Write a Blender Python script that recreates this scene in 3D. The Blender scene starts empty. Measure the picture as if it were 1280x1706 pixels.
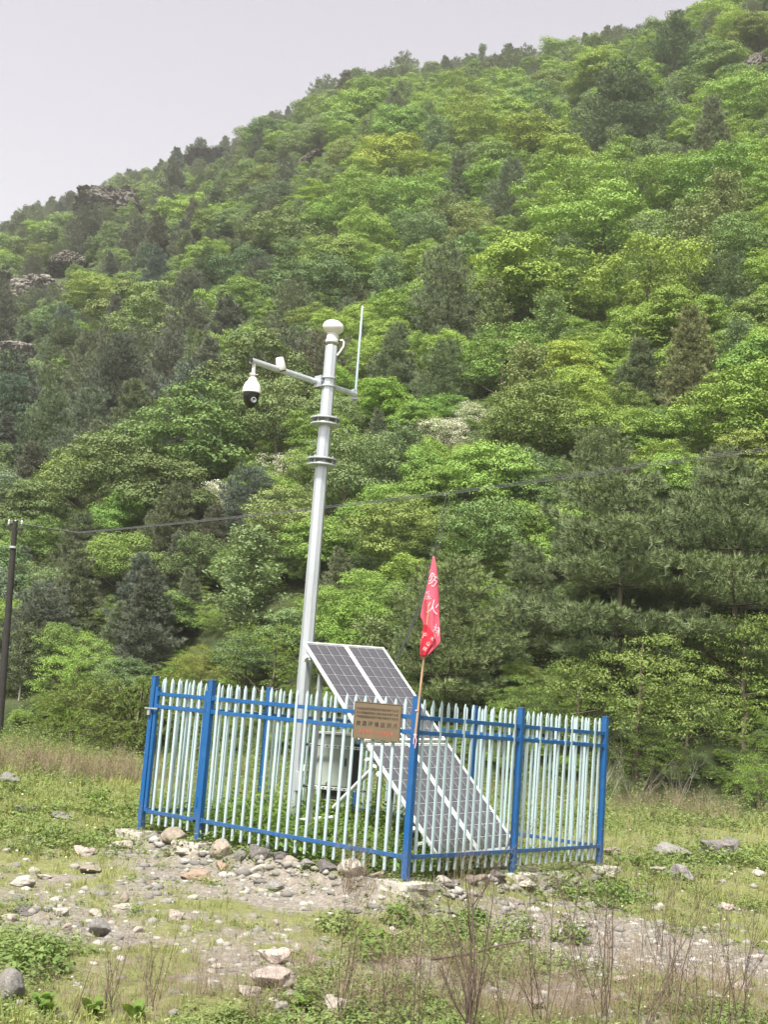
import bpy, bmesh, math, random
import numpy as np
from mathutils import Vector, Matrix, Quaternion

rng = np.random.default_rng(11)
random.seed(5)
SC = bpy.context.scene
COL = SC.collection
R = math.radians

# ------------------------------------------------------------------ camera
CF, CP, CR, CH = 2107.6, 0.1566, 0.0744, 1.671        # focal length in photo pixels, pitch, roll, eye height
PW, PH = 1280.0, 1706.0
_cp, _sp, _c, _s = math.cos(CP), math.sin(CP), math.cos(CR), math.sin(CR)
FWD = np.array([0, _cp, _sp]); _up = np.array([0, -_sp, _cp]); _r = np.array([1.0, 0, 0])
RGT = _c * _r + _s * _up
UPV = -_s * _r + _c * _up
EYE = np.array([0, 0, CH])
cam = bpy.data.cameras.new('camera'); cam_o = bpy.data.objects.new('camera', cam); COL.objects.link(cam_o)
cam.sensor_fit = 'VERTICAL'; cam.sensor_height = 24.0; cam.sensor_width = 24.0 * PW / PH
cam.lens = CF / PH * 24.0; cam.clip_start = 0.1; cam.clip_end = 3000
cam_o.matrix_world = Matrix(((RGT[0], UPV[0], -FWD[0], 0), (RGT[1], UPV[1], -FWD[1], 0), (RGT[2], UPV[2], -FWD[2], CH), (0, 0, 0, 1)))
SC.camera = cam_o

# ------------------------------------------------------------------ light
SUN_EL, SUN_AZ = R(58), R(205)            # azimuth clockwise from +Y: behind the camera, a little to its left
world = bpy.data.worlds.new('World'); SC.world = world; world.use_nodes = True
wn = world.node_tree.nodes; wl = world.node_tree.links; wn.clear()
w_out = wn.new('ShaderNodeOutputWorld'); w_bg = wn.new('ShaderNodeBackground'); w_sky = wn.new('ShaderNodeTexSky')
w_sky.sky_type = 'NISHITA'; w_sky.sun_disc = False; w_sky.sun_elevation = SUN_EL; w_sky.sun_rotation = SUN_AZ
w_sky.air_density = 1.0; w_sky.dust_density = 4.0; w_sky.ozone_density = 1.0
w_hs = wn.new('ShaderNodeHueSaturation'); w_hs.inputs['Saturation'].default_value = 0.10; w_hs.inputs['Value'].default_value = 0.9
w_mix = wn.new('ShaderNodeMix'); w_mix.data_type = 'RGBA'; w_mix.inputs[0].default_value = 0.55
w_mix.inputs[7].default_value = (1.74, 1.60, 1.87, 1)          # high thin overcast, faintly lilac
w_tc = wn.new('ShaderNodeTexCoord'); w_xyz = wn.new('ShaderNodeSeparateXYZ'); w_rp = wn.new('ShaderNodeValToRGB')
w_rp.color_ramp.elements[0].position = .22; w_rp.color_ramp.elements[0].color = (2.02, 1.92, 2.10, 1)      # overcast, paler towards the horizon
w_rp.color_ramp.elements[1].position = .60; w_rp.color_ramp.elements[1].color = (1.46, 1.31, 1.60, 1)
wl.new(w_tc.outputs['Generated'], w_xyz.inputs[0]); wl.new(w_xyz.outputs[2], w_rp.inputs[0]); wl.new(w_rp.outputs[0], w_mix.inputs[7])
wl.new(w_sky.outputs[0], w_hs.inputs['Color']); wl.new(w_hs.outputs[0], w_mix.inputs[6])
wl.new(w_mix.outputs[2], w_bg.inputs[0]); w_bg.inputs[1].default_value = 0.05
wl.new(w_bg.outputs[0], w_out.inputs[0])
sun = bpy.data.lights.new('sun', 'SUN'); sun_o = bpy.data.objects.new('sun', sun); COL.objects.link(sun_o)
sun.energy = 1.5; sun.angle = R(10); sun.color = (1.0, 0.95, 0.86)
_sd = Vector((math.sin(SUN_AZ) * math.cos(SUN_EL), math.cos(SUN_AZ) * math.cos(SUN_EL), math.sin(SUN_EL)))
sun_o.rotation_euler = _sd.to_track_quat('Z', 'Y').to_euler()
SC.view_settings.view_transform = 'Standard'; SC.view_settings.look = 'None'
SC.view_settings.gamma = 1; SC.view_settings.use_curve_mapping = False
SC.view_settings.exposure = 2.80
SC.cycles.max_bounces = 7; SC.cycles.diffuse_bounces = 3; SC.cycles.glossy_bounces = 3
SC.cycles.transmission_bounces = 4; SC.cycles.volume_bounces = 1; SC.cycles.caustics_reflective = False
SC.cycles.use_denoising = True


# ------------------------------------------------------------------ geometry helpers
def at(u, v, depth):
    """point at a given distance along the view axis on the line of sight of a photo pixel"""
    return EYE + depth * (FWD + RGT * (u - PW / 2) / CF - UPV * (v - PH / 2) / CF)


def atY(u, v, y):
    d = at(u, v, 1.0) - EYE
    return EYE + d * (y / d[1])


def proj(P):
    P = np.asarray(P, float); d = P - EYE; z = d @ FWD
    return PW / 2 + CF * (d @ RGT) / z, PH / 2 - CF * (d @ UPV) / z, z


_perm = np.random.default_rng(3).random((256, 256))


def vnoise(x, y):
    xi = np.floor(x).astype(int); yi = np.floor(y).astype(int)
    fx = x - xi; fy = y - yi
    fx = fx * fx * (3 - 2 * fx); fy = fy * fy * (3 - 2 * fy)
    a = _perm[xi % 256, yi % 256]; b = _perm[(xi + 1) % 256, yi % 256]
    c = _perm[xi % 256, (yi + 1) % 256]; d = _perm[(xi + 1) % 256, (yi + 1) % 256]
    return (a * (1 - fx) + b * fx) * (1 - fy) + (c * (1 - fx) + d * fx) * fy


def fbm(x, y, o=4):
    s = 0.0; a = 1.0; t = 0.0
    for k in range(o):
        s = s + a * (vnoise(x * 2 ** k + 17.3 * k, y * 2 ** k - 9.1 * k) - 0.5); t += a; a *= 0.5
    return s / t * 2


def npmesh(name, V, F, mats, smooth=False, attr=None, midx=None):
    """mesh from numpy verts and a list of (n,3)/(n,4) face arrays"""
    me = bpy.data.meshes.new(name)
    V = np.ascontiguousarray(V, np.float32)
    if not isinstance(F, (list, tuple)): F = [F]
    F = [np.asarray(f, np.int32) for f in F if len(f)]
    me.vertices.add(len(V)); me.vertices.foreach_set('co', V.ravel())
    nl = sum(f.size for f in F); nf = sum(len(f) for f in F)
    me.loops.add(nl); me.polygons.add(nf)
    me.loops.foreach_set('vertex_index', np.concatenate([f.ravel() for f in F]))
    cnt = np.concatenate([np.full(len(f), f.shape[1], np.int32) for f in F])
    st = np.concatenate([[0], np.cumsum(cnt)[:-1]]).astype(np.int32)
    me.polygons.foreach_set('loop_start', st)
    if smooth: me.polygons.foreach_set('use_smooth', np.ones(nf, bool))
    for m in mats: me.materials.append(m)
    if midx is not None: me.polygons.foreach_set('material_index', np.asarray(midx, np.int32))
    for k, a in (attr or {}).items():
        at_ = me.attributes.new(k, 'FLOAT', 'POINT'); at_.data.foreach_set('value', np.ascontiguousarray(a, np.float32))
    me.update(calc_edges=True)
    return me


class MB:
    """collects boxes, tubes and lathes into one mesh"""
    def __init__(s): s.v = []; s.f = []; s.m = []; s.mi = 0

    def add(s, V, F):
        b = len(s.v); s.v += [tuple(map(float, p)) for p in V]; s.f += [tuple(i + b for i in f) for f in F]; s.m += [s.mi] * len(F)
        return s

    def box(s, c, size, ax=None):
        c = np.asarray(c, float); h = np.asarray(size, float) / 2
        A = np.eye(3) if ax is None else np.asarray(ax, float)
        V = [c + A[0] * h[0] * i + A[1] * h[1] * j + A[2] * h[2] * k for i in (-1, 1) for j in (-1, 1) for k in (-1, 1)]
        return s.add(V, [(0, 1, 3, 2), (4, 6, 7, 5), (0, 4, 5, 1), (2, 3, 7, 6), (0, 2, 6, 4), (1, 5, 7, 3)])

    def beam(s, p, q, w, h, upv=(0, 0, 1)):
        p = np.asarray(p, float); q = np.asarray(q, float); d = q - p; L = np.linalg.norm(d); d /= L
        sd = np.cross(d, upv); sd /= np.linalg.norm(sd); u = np.cross(sd, d)
        return s.box((p + q) / 2, (L, w, h), (d, sd, u))

    def tube(s, path, rad, n=10, cap=True):
        P = [np.asarray(p, float) for p in path]
        rad = [rad] * len(P) if np.isscalar(rad) else list(rad)
        V = []; u = None
        for i, p in enumerate(P):
            t = P[min(i + 1, len(P) - 1)] - P[max(i - 1, 0)]; t = t / np.linalg.norm(t)
            if u is None: u = np.cross(t, (0, 0, 1) if abs(t[2]) < .9 else (1, 0, 0))
            u = u - t * (u @ t); u /= np.linalg.norm(u); w = np.cross(t, u)
            V += [p + rad[i] * (u * math.cos(a) + w * math.sin(a)) for a in [2 * math.pi * k / n for k in range(n)]]
        F = []
        for i in range(len(P) - 1):
            for k in range(n):
                F.append((i * n + k, i * n + (k + 1) % n, (i + 1) * n + (k + 1) % n, (i + 1) * n + k))
        if cap: F += [tuple(range(n))[::-1], tuple(range((len(P) - 1) * n, len(P) * n))]
        return s.add(V, F)

    def lathe(s, prof, n=24, c=(0, 0, 0), ax=None, ph=0.0):
        A = np.eye(3) if ax is None else np.asarray(ax, float); c = np.asarray(c, float)
        V = []
        for r, z in prof:
            V += [c + A[0] * r * math.cos(2 * math.pi * (k + ph) / n) + A[1] * r * math.sin(2 * math.pi * (k + ph) / n) + A[2] * z for k in range(n)]
        F = []
        for i in range(len(prof) - 1):
            for k in range(n):
                F.append((i * n + k, i * n + (k + 1) % n, (i + 1) * n + (k + 1) % n, (i + 1) * n + k))
        F += [tuple(range(n))[::-1], tuple(range((len(prof) - 1) * n, len(prof) * n))]
        return s.add(V, F)

    def mesh(s, name, mats, bevel=0.0, smooth=False):
        me = bpy.data.meshes.new(name); me.from_pydata(s.v, [], s.f)
        for m in (mats if isinstance(mats, (list, tuple)) else [mats]): me.materials.append(m)
        me.polygons.foreach_set('material_index', s.m)
        bm = bmesh.new(); bm.from_mesh(me)
        bmesh.ops.recalc_face_normals(bm, faces=bm.faces)
        if bevel: bmesh.ops.bevel(bm, geom=[e for e in bm.edges if e.calc_face_angle(0) > .5], offset=bevel, segments=2, affect='EDGES', profile=.6, clamp_overlap=True)
        if smooth:
            for f in bm.faces: f.smooth = True
            for e in bm.edges:
                if e.calc_face_angle(0) > R(38): e.smooth = False
        bm.to_mesh(me); bm.free()
        return me


def put(name, me, parent=None, loc=None, rz=None):
    o = bpy.data.objects.new(name, me); COL.objects.link(o)
    if parent is not None: o.parent = parent
    if loc is not None: o.location = [float(v) for v in loc]
    if rz is not None: o.rotation_euler = (0, 0, rz)
    return o


def tag(o, label=None, cat=None, group=None, kind=None):
    if label: o['label'] = label
    if cat: o['category'] = cat
    if group: o['group'] = group
    if kind: o['kind'] = kind
    return o


def thing(name, label, cat, loc=(0, 0, 0), rz=0.0, group=None):
    o = put(name, None, None, loc, rz); o.empty_display_size = .2
    return tag(o, label, cat, group)


# ------------------------------------------------------------------ materials
def mat(name):
    m = bpy.data.materials.new(name); m.use_nodes = True
    nt = m.node_tree; b = nt.nodes['Principled BSDF']
    return m, nt, b


def N(nt, t, **kw):
    n = nt.nodes.new(t)
    for k, v in kw.items(): setattr(n, k, v)
    return n


def ramp(nt, src, stops):
    r = N(nt, 'ShaderNodeValToRGB'); e = r.color_ramp.elements
    while len(e) < len(stops): e.new(.5)
    for q, (p, c) in zip(e, stops): q.position = p; q.color = (*c, 1) if len(c) == 3 else c
    nt.links.new(src, r.inputs[0]); return r.outputs[0]


def noise(nt, scale, detail=4, rough=.6, coord='Object', dist=0.0):
    tc = N(nt, 'ShaderNodeTexCoord'); n = N(nt, 'ShaderNodeTexNoise'); vec = tc.outputs[coord]
    if not isinstance(scale, (int, float)):
        mp = N(nt, 'ShaderNodeMapping'); mp.inputs['Scale'].default_value = scale; nt.links.new(vec, mp.inputs['Vector']); vec = mp.outputs[0]; scale = 1.0
    n.inputs['Scale'].default_value = scale; n.inputs['Detail'].default_value = detail; n.inputs['Roughness'].default_value = rough
    n.inputs['Distortion'].default_value = dist
    nt.links.new(vec, n.inputs['Vector']); return n.outputs['Fac']


def mixc(nt, fac, a, b, blend='MIX'):
    m = N(nt, 'ShaderNodeMix', data_type='RGBA', blend_type=blend)
    for s, i in ((fac, 0), (a, 6), (b, 7)):
        if isinstance(s, (int, float)): m.inputs[i].default_value = s
        elif isinstance(s, tuple): m.inputs[i].default_value = (*s, 1)
        else: nt.links.new(s, m.inputs[i])
    return m.outputs[2]


def bump(nt, b, src, strength, dist=.01):
    n = N(nt, 'ShaderNodeBump'); n.inputs['Strength'].default_value = strength; n.inputs['Distance'].default_value = dist
    nt.links.new(src, n.inputs['Height']); nt.links.new(n.outputs[0], b.inputs['Normal'])


def simple(name, col, rough=.5, metal=0.0, var=.12, scale=9, dirt=None, dirt_amt=.25, bmp=0.0, spec=.5, coord='Object', mud=0.0):
    m, nt, b = mat(name)
    n = noise(nt, scale, 5, .65, coord)
    lo = tuple(c * (1 - var) for c in col); hi = tuple(min(1, c * (1 + var)) for c in col)
    c = ramp(nt, n, [(.3, lo), (.7, hi)])
    if dirt:
        d = noise(nt, scale * .37 if isinstance(scale, (int, float)) else (4, 4, .7), 6, .75, coord, .6)
        f = ramp(nt, d, [(.5, (0, 0, 0)), (.72, (dirt_amt,) * 3)])
        c = mixc(nt, f, c, dirt)
    if mud:
        tc = N(nt, 'ShaderNodeTexCoord'); sx = N(nt, 'ShaderNodeSeparateXYZ'); nt.links.new(tc.outputs['Object'], sx.inputs[0])
        h = N(nt, 'ShaderNodeMapRange'); h.inputs[1].default_value = .45; h.inputs[2].default_value = 0.0; nt.links.new(sx.outputs[2], h.inputs[0])
        q = N(nt, 'ShaderNodeMath', operation='MULTIPLY'); nt.links.new(h.outputs[0], q.inputs[0])
        nt.links.new(ramp(nt, noise(nt, 23, 6, .8), [(.42, (0, 0, 0)), (.62, (1, 1, 1))]), q.inputs[1])
        q2 = N(nt, 'ShaderNodeMath', operation='MULTIPLY'); nt.links.new(q.outputs[0], q2.inputs[0]); q2.inputs[1].default_value = mud
        c = mixc(nt, q2.outputs[0], c, (.17, .14, .105))
        ch = ramp(nt, noise(nt, 31, 3, .6), [(.70, (0, 0, 0)), (.73, (.7, .7, .7))])       # chips and rust specks
        c = mixc(nt, ch, c, (.13, .085, .06))
    nt.links.new(c, b.inputs['Base Color'])
    b.inputs['Roughness'].default_value = rough; b.inputs['Metallic'].default_value = metal
    b.inputs['Specular IOR Level'].default_value = spec
    if bmp: bump(nt, b, n, bmp)
    return m


def leafmat(name, dark, light, alt, transl=.30, spec=.10, altamt=.35):
    """leaf: colour varies from leaf to leaf (tone) and from plant to plant (object random)"""
    m, nt, b = mat(name)
    a = N(nt, 'ShaderNodeAttribute', attribute_name='tone')
    oi = N(nt, 'ShaderNodeObjectInfo')
    c = mixc(nt, a.outputs['Fac'], dark, light)
    r = ramp(nt, oi.outputs['Random'], [(0, (0, 0, 0)), (1, (altamt,) * 3)])
    c = mixc(nt, r, c, alt)
    c = mixc(nt, 1.0, c, oi.outputs['Color'], 'MULTIPLY')
    nt.links.new(c, b.inputs['Base Color'])
    b.inputs['Roughness'].default_value = .55; b.inputs['Specular IOR Level'].default_value = spec
    tr = N(nt, 'ShaderNodeBsdfTranslucent'); mx = N(nt, 'ShaderNodeMixShader'); mx.inputs[0].default_value = transl
    tc = mixc(nt, 1.0, c, (1.25, 1.15, .55), 'MULTIPLY')
    nt.links.new(tc, tr.inputs[0]); nt.links.new(b.outputs[0], mx.inputs[1]); nt.links.new(tr.outputs[0], mx.inputs[2])
    nt.links.new(mx.outputs[0], nt.nodes['Material Output'].inputs[0])
    return m


M = {}
M['broad'] = leafmat('bright_leaf', (.086, .160, .034), (.270, .395, .095), (.315, .42, .095), .20)
M['mid'] = leafmat('green_leaf', (.066, .120, .038), (.200, .285, .092), (.245, .32, .10), .18)
M['pine'] = leafmat('pine_needle', (.098, .132, .070), (.235, .275, .158), (.20, .225, .155), .06, .1)
M['darkpine'] = leafmat('dark_pine_needle', (.064, .102, .044), (.275, .340, .160), (.17, .21, .12), .05, .1)
M['pale'] = leafmat('pale_leaf', (.105, .165, .070), (.225, .295, .130), (.24, .31, .17), .20)
M['blossom'] = leafmat('white_blossom', (.62, .62, .55), (.85, .85, .80), (.7, .72, .62), .25, .2)
M['shrub'] = leafmat('shrub_leaf', (.080, .135, .034), (.205, .275, .080), (.25, .29, .09), .26)
M['weed'] = leafmat('weed_leaf', (.072, .122, .038), (.205, .280, .090), (.26, .28, .11), .25)
M['lush'] = leafmat('lush_leaf', (.065, .130, .030), (.170, .265, .060), (.2, .28, .07), .33)
M['grass'] = leafmat('grass_blade', (.16, .20, .062), (.33, .36, .13), (.33, .35, .14), .3)
M['dry'] = leafmat('dry_stalk', (0.15, 0.1087, 0.075), (0.3, 0.24, 0.1725), (0.27, 0.21, 0.15), .12)
M['bark'] = simple('bark', (.105, .080, .060), .9, var=.45, scale=14, bmp=.4)
M['pale_bark'] = simple('pale_bark', (.30, .28, .24), .9, var=.3, scale=14, bmp=.3)
M['twig'] = simple('dark_twig', (.085, .058, .045), .8, var=.35, scale=22)
M['blue'] = simple('blue_paint', (.0035, .075, .235), .38, var=.10, scale=6, dirt=(.07, .13, .22), dirt_amt=.35, mud=.6)
M['white'] = simple('white_paint', (0.35, 0.455, 0.485), .42, var=.05, scale=7, dirt=(0.34, 0.35, 0.31), dirt_amt=.4, mud=.6)
M['galv'] = simple('galvanised_steel', (0.49, 0.525, 0.565), .34, .55, var=.16, scale=(9, 9, .9), dirt=(0.312, 0.3198, 0.3276), dirt_amt=.35)
M['steel'] = simple('grey_steel', (0.306, 0.323, 0.34), .5, .3, var=.14, scale=8)
M['alu'] = simple('white_frame', (0.6084, 0.624, 0.624), .35, .15, var=.04, scale=6)
M['plastic'] = simple('white_plastic', (0.64, 0.632, 0.616), .42, var=.03, scale=7, dirt=(0.4, 0.384, 0.344), dirt_amt=.14)
M['black'] = simple('black_gloss', (.008, .008, .010), .12, var=.1, scale=5)
M['rubber'] = simple('black_rubber', (.015, .015, .016), .6, var=.2, scale=9)
M['cabinet'] = simple('grey_green_enamel', (0.336, 0.376, 0.336), .45, var=.05, scale=5, dirt=(0.24, 0.248, 0.208), dirt_amt=.25)
M['concrete'] = simple('concrete', (.37, .34, .30), .92, var=.16, scale=11, dirt=(0.204, 0.1768, 0.1428), dirt_amt=.6, bmp=.5)
M['board'] = simple('bronze_plate', (0.160, 0.118, 0.078), .42, .25, var=.06, scale=4, dirt=(0.13, 0.10, 0.07), dirt_amt=.3)
M['board_edge'] = simple('dark_bronze_edge', (.13, .095, .055), .5, .3, var=.1, scale=8)
M['ink'] = simple('black_lettering', (.012, .010, .009), .6, var=.1)
M['redink'] = simple('red_lettering', (.42, .09, .06), .6, var=.25, scale=40)
M['bamboo'] = simple('bamboo', (0.34, 0.2295, 0.136), .6, var=.22, scale=16)
M['wood_pole'] = simple('weathered_pole', (.016, .013, .012), .85, var=.4, scale=7, bmp=.4)
M['wire'] = simple('cable_sheath', (.022, .024, .026), .6, var=.1)
M['flagwhite'] = simple('white_print', (.74, .50, .56), .7, var=.05)
M['string'] = simple('pink_cord', (.55, .30, .30), .8, var=.2, scale=40)


def cloth_mat(name, hi_a, hi_b):
    m, nt, b = mat(name)
    n = noise(nt, 6, 4)
    c = ramp(nt, n, [(.3, hi_a), (.7, hi_b)])
    nt.links.new(c, b.inputs['Base Color']); b.inputs['Roughness'].default_value = .55; b.inputs['Sheen Weight'].default_value = .25
    tr = N(nt, 'ShaderNodeBsdfTranslucent'); mx = N(nt, 'ShaderNodeMixShader'); mx.inputs[0].default_value = .3
    nt.links.new(c, tr.inputs[0]); nt.links.new(b.outputs[0], mx.inputs[1]); nt.links.new(tr.outputs[0], mx.inputs[2])
    nt.links.new(mx.outputs[0], nt.nodes['Material Output'].inputs[0])
    return m


M['flag'] = cloth_mat('faded_red_cloth', (.68, .080, .145), (.78, .13, .21))
M['fold'] = cloth_mat('deep_red_cloth', (.52, .008, .028), (.60, .016, .045))


def cell_mat():
    m, nt, b = mat('silicon_cell')
    tc = N(nt, 'ShaderNodeTexCoord'); oi = N(nt, 'ShaderNodeObjectInfo')
    vor = N(nt, 'ShaderNodeTexVoronoi'); vor.inputs['Scale'].default_value = 60
    nt.links.new(tc.outputs['Object'], vor.inputs['Vector'])
    c = ramp(nt, vor.outputs['Color'], [(0, (.046, .047, .055)), (1, (.076, .076, .086))])
    nt.links.new(c, b.inputs['Base Color'])
    b.inputs['Roughness'].default_value = .18; b.inputs['Coat Weight'].default_value = .3; b.inputs['Coat Roughness'].default_value = .1
    return m


M['cell'] = cell_mat()


def rock_mat(name, a, b_, c_, moss=.15):
    m, nt, b = mat(name)
    n1 = noise(nt, 3.0, 8, .7, 'Object', .5); n2 = noise(nt, 11, 6, .7, 'Object')
    oi = N(nt, 'ShaderNodeObjectInfo')
    c = ramp(nt, n1, [(.32, a), (.5, b_), (.70, c_)])
    g = ramp(nt, n2, [(.35, (.72, .72, .72)), (.65, (1.15, 1.15, 1.15))])
    c = mixc(nt, 1.0, c, g, 'MULTIPLY')
    v = ramp(nt, oi.outputs['Random'], [(0, (.80, .79, .78)), (1, (1.12, 1.10, 1.08))])
    c = mixc(nt, 1.0, c, v, 'MULTIPLY')
    if moss:
        f = ramp(nt, noise(nt, 2.2, 6, .75), [(.55, (0, 0, 0)), (.75, (moss,) * 3)])
        c = mixc(nt, f, c, (.10, .12, .05))
    nt.links.new(c, b.inputs['Base Color']); b.inputs['Roughness'].default_value = .9
    bump(nt, b, n2, .6, .02)
    return m


M['rock_pale'] = rock_mat('pale_stone', (0.2448, 0.216, 0.1872), (0.36, 0.3312, 0.2952), (0.4464, 0.4176, 0.3816))
M['rock_tan'] = rock_mat('tan_stone', (.17, .145, .115), (.26, .222, .18), (.33, .29, .24))
M['rock_grey'] = rock_mat('grey_stone', (0.1275, 0.12, 0.1125), (0.2025, 0.195, 0.1875), (0.285, 0.2775, 0.2625))
M['rock_dark'] = rock_mat('dark_stone', (0.072, 0.068, 0.068), (0.128, 0.12, 0.116), (0.2, 0.188, 0.176))
M['rock_orange'] = rock_mat('orange_stone', (.22, .15, .105), (.31, .225, .165), (.37, .30, .24), .08)
M['rock_pink'] = rock_mat('pinkish_stone', (0.2448, 0.1944, 0.1728), (0.3744, 0.3168, 0.288), (0.4608, 0.4176, 0.3888), .08)
M['cliff'] = rock_mat('cliff_rock', (.08, .074, .066), (.165, .152, .138), (.28, .265, .245), .5)
M['scarp'] = rock_mat('earth_scarp', (.060, .054, .045), (.105, .095, .080), (.155, .142, .124), .55)


def ground_mat():
    m, nt, b = mat('meadow_soil')
    a = N(nt, 'ShaderNodeAttribute', attribute_name='soil')
    n1 = noise(nt, 1.3, 8, .7); n2 = noise(nt, 16, 6, .75); n3 = noise(nt, 70, 4, .7)
    soil = ramp(nt, n2, [(.25, (.12, .105, .085)), (.48, (.20, .178, .148)), (.62, (.28, .255, .222)), (.8, (.38, .355, .32))])
    turf = ramp(nt, n2, [(.25, (.090, .100, .036)), (.5, (.160, .170, .066)), (.75, (.25, .24, .115))])
    mth = N(nt, 'ShaderNodeMath', operation='ADD'); nt.links.new(a.outputs['Fac'], mth.inputs[0])
    o = ramp(nt, n1, [(.3, (0, 0, 0)), (.7, (.5, .5, .5))]); nt.links.new(o, mth.inputs[1])
    f = ramp(nt, mth.outputs[0], [(.50, (0, 0, 0)), (.85, (1, 1, 1))])
    c = mixc(nt, f, turf, soil)
    g = ramp(nt, n3, [(.3, (.7, .7, .7)), (.7, (1.2, 1.2, 1.2))])
    c = mixc(nt, 1.0, c, g, 'MULTIPLY')
    nt.links.new(c, b.inputs['Base Color']); b.inputs['Roughness'].default_value = .95; b.inputs['Specular IOR Level'].default_value = .2
    bump(nt, b, n2, .8, .04)
    return m


def hill_mat():
    m, nt, b = mat('hillside_soil')
    n1 = noise(nt, .06, 6, .65); n2 = noise(nt, .9, 8, .75)
    a = ramp(nt, n2, [(.3, (.030, .045, .018)), (.55, (.062, .080, .032)), (.8, (.105, .105, .060))])
    c = ramp(nt, n2, [(.3, (.09, .075, .060)), (.7, (.20, .170, .140))])
    f = ramp(nt, n1, [(.52, (0, 0, 0)), (.66, (.8, .8, .8))])
    c = mixc(nt, f, a, c)
    nt.links.new(c, b.inputs['Base Color']); b.inputs['Roughness'].default_value = .95; b.inputs['Specular IOR Level'].default_value = .15
    bump(nt, b, n2, .8, .5)
    return m


# ------------------------------------------------------------------ fence plan (used by the ground too)
H_POST = 1.85
YAW = 0.6744
FN = np.array([.4903, 13.2555]); FL = np.array([-math.cos(YAW), math.sin(YAW)]); FR = np.array([math.sin(YAW), math.cos(YAW)])
LEN_L, LEN_R, LEN_G = 4.0377, 4.09, 3.0352


def base_plane(x, y): return -.0148 * (x - .49) + .0012 * (y - 13.2555)


def fence_st(x, y):
    dx, dy = x - FN[0], y - FN[1]
    return dx * FL[0] + dy * FL[1], dx * FR[0] + dy * FR[1]


# ------------------------------------------------------------------ terrain
SKY = [(-900, 700), (-400, 520), (0, 385), (60, 352), (150, 322), (240, 290), (300, 262), (400, 240), (450, 200), (520, 165), (600, 125), (700, 108), (800, 92), (900, 78), (1000, 50), (1060, 32), (1130, 18),
       (1280, -60), (1600, -190), (2100, -330)]
_p = np.array([at(u, v, 1.0) - EYE for u, v in SKY])
SK_TH = np.arctan2(_p[:, 0], _p[:, 1]); SK_E = _p[:, 2] / np.hypot(_p[:, 0], _p[:, 1])


def ridge(th):
    E = np.interp(th, SK_TH, SK_E)
    D = np.interp(th, [-.9, -.30, 0, .18, .35, .9], [420, 320, 235, 200, 170, 140])
    d0 = np.interp(th, [-.9, -.28, -.12, 0, .15, .3, .9], [60, 41, 36, 33, 32.5, 34, 45])
    return E, D, d0


def hill(x, y):
    d = np.hypot(x, y); th = np.arctan2(x, y)
    E, D, d0 = ridge(th)
    q = (d - d0) / (D - d0)
    Hr = np.maximum(D * E + CH - 4.2, 5)
    z = np.where(q < 0, q * (D - d0) * .16, np.where(q < 1, Hr * (np.maximum(q, 0) ** .94), Hr - (q - 1) * (D - d0) * .45))
    k = np.clip(q * 5, 0, 1) * np.clip(1.25 - q, .25, 1)
    xr = x * .82 + y * .57; yr = -x * .57 + y * .82
    z = z + k * (fbm(xr / 26, yr / 60, 3) * 7.5 + fbm(x / 11, y / 11, 3) * 1.6)
    # the cut bank at the foot of the slope
    z = z + np.clip((d - d0 + 1.2) / 2.4, 0, 1) * .75 * np.clip(1.5 - q * 8, 0, 1) * (0.8 + .5 * fbm(x / 3, y / 3, 2))
    return z - .25


def meadow(x, y):
    z = base_plane(np.clip(x, -30, 30), np.clip(y, -5, 60))
    s, t = fence_st(x, y)
    e2 = np.minimum(np.minimum(s + .13, LEN_L + .4 - s), np.minimum(t + .13, LEN_R + .4 - t)); drop = np.clip(-e2 / .16, 0, 1) * .14 * np.clip((19 - y) / 3, 0, 1)
    near = np.minimum(np.minimum(s + .28, LEN_L + .5 - s), np.minimum(t + .28, LEN_R + .5 - t))
    ter = np.clip(near / .30, -1, 0)
    fr = np.clip((14.5 - y) / 3.0, 0, 1)
    z = z + ter * .10 * np.clip((15.5 - y) / 1.5, 0, 1)
    out = np.clip(-near / .8, 0, 1)
    z = z + out * (fbm(x / 1.9, y / 1.9, 3) * .11 + fbm(x / .5, y / .5, 4) * .060)
    z = z - fr * out * .05
    z = z + np.clip((y - 20) / 18, 0, 1) * fbm(x / 4, y / 4, 2) * .18
    return z - .025 - np.maximum(drop, .06 * out)


def land(x, y): return np.maximum(meadow(x, y), hill(x, y))


_ray_d = np.concatenate([np.arange(4, 60, .06), np.arange(60, 430, .4)])


def ground_hit(u, v):
    d = at(u, v, 1.0) - EYE; k = _ray_d / math.hypot(d[0], d[1])
    P = EYE[None] + d[None] * k[:, None]
    below = np.nonzero(P[:, 2] < land(P[:, 0], P[:, 1]))[0]
    p = P[below[0]] if len(below) else P[-1]
    return np.array([p[0], p[1], float(land(np.array([p[0]]), np.array([p[1]]))[0])])


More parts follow.
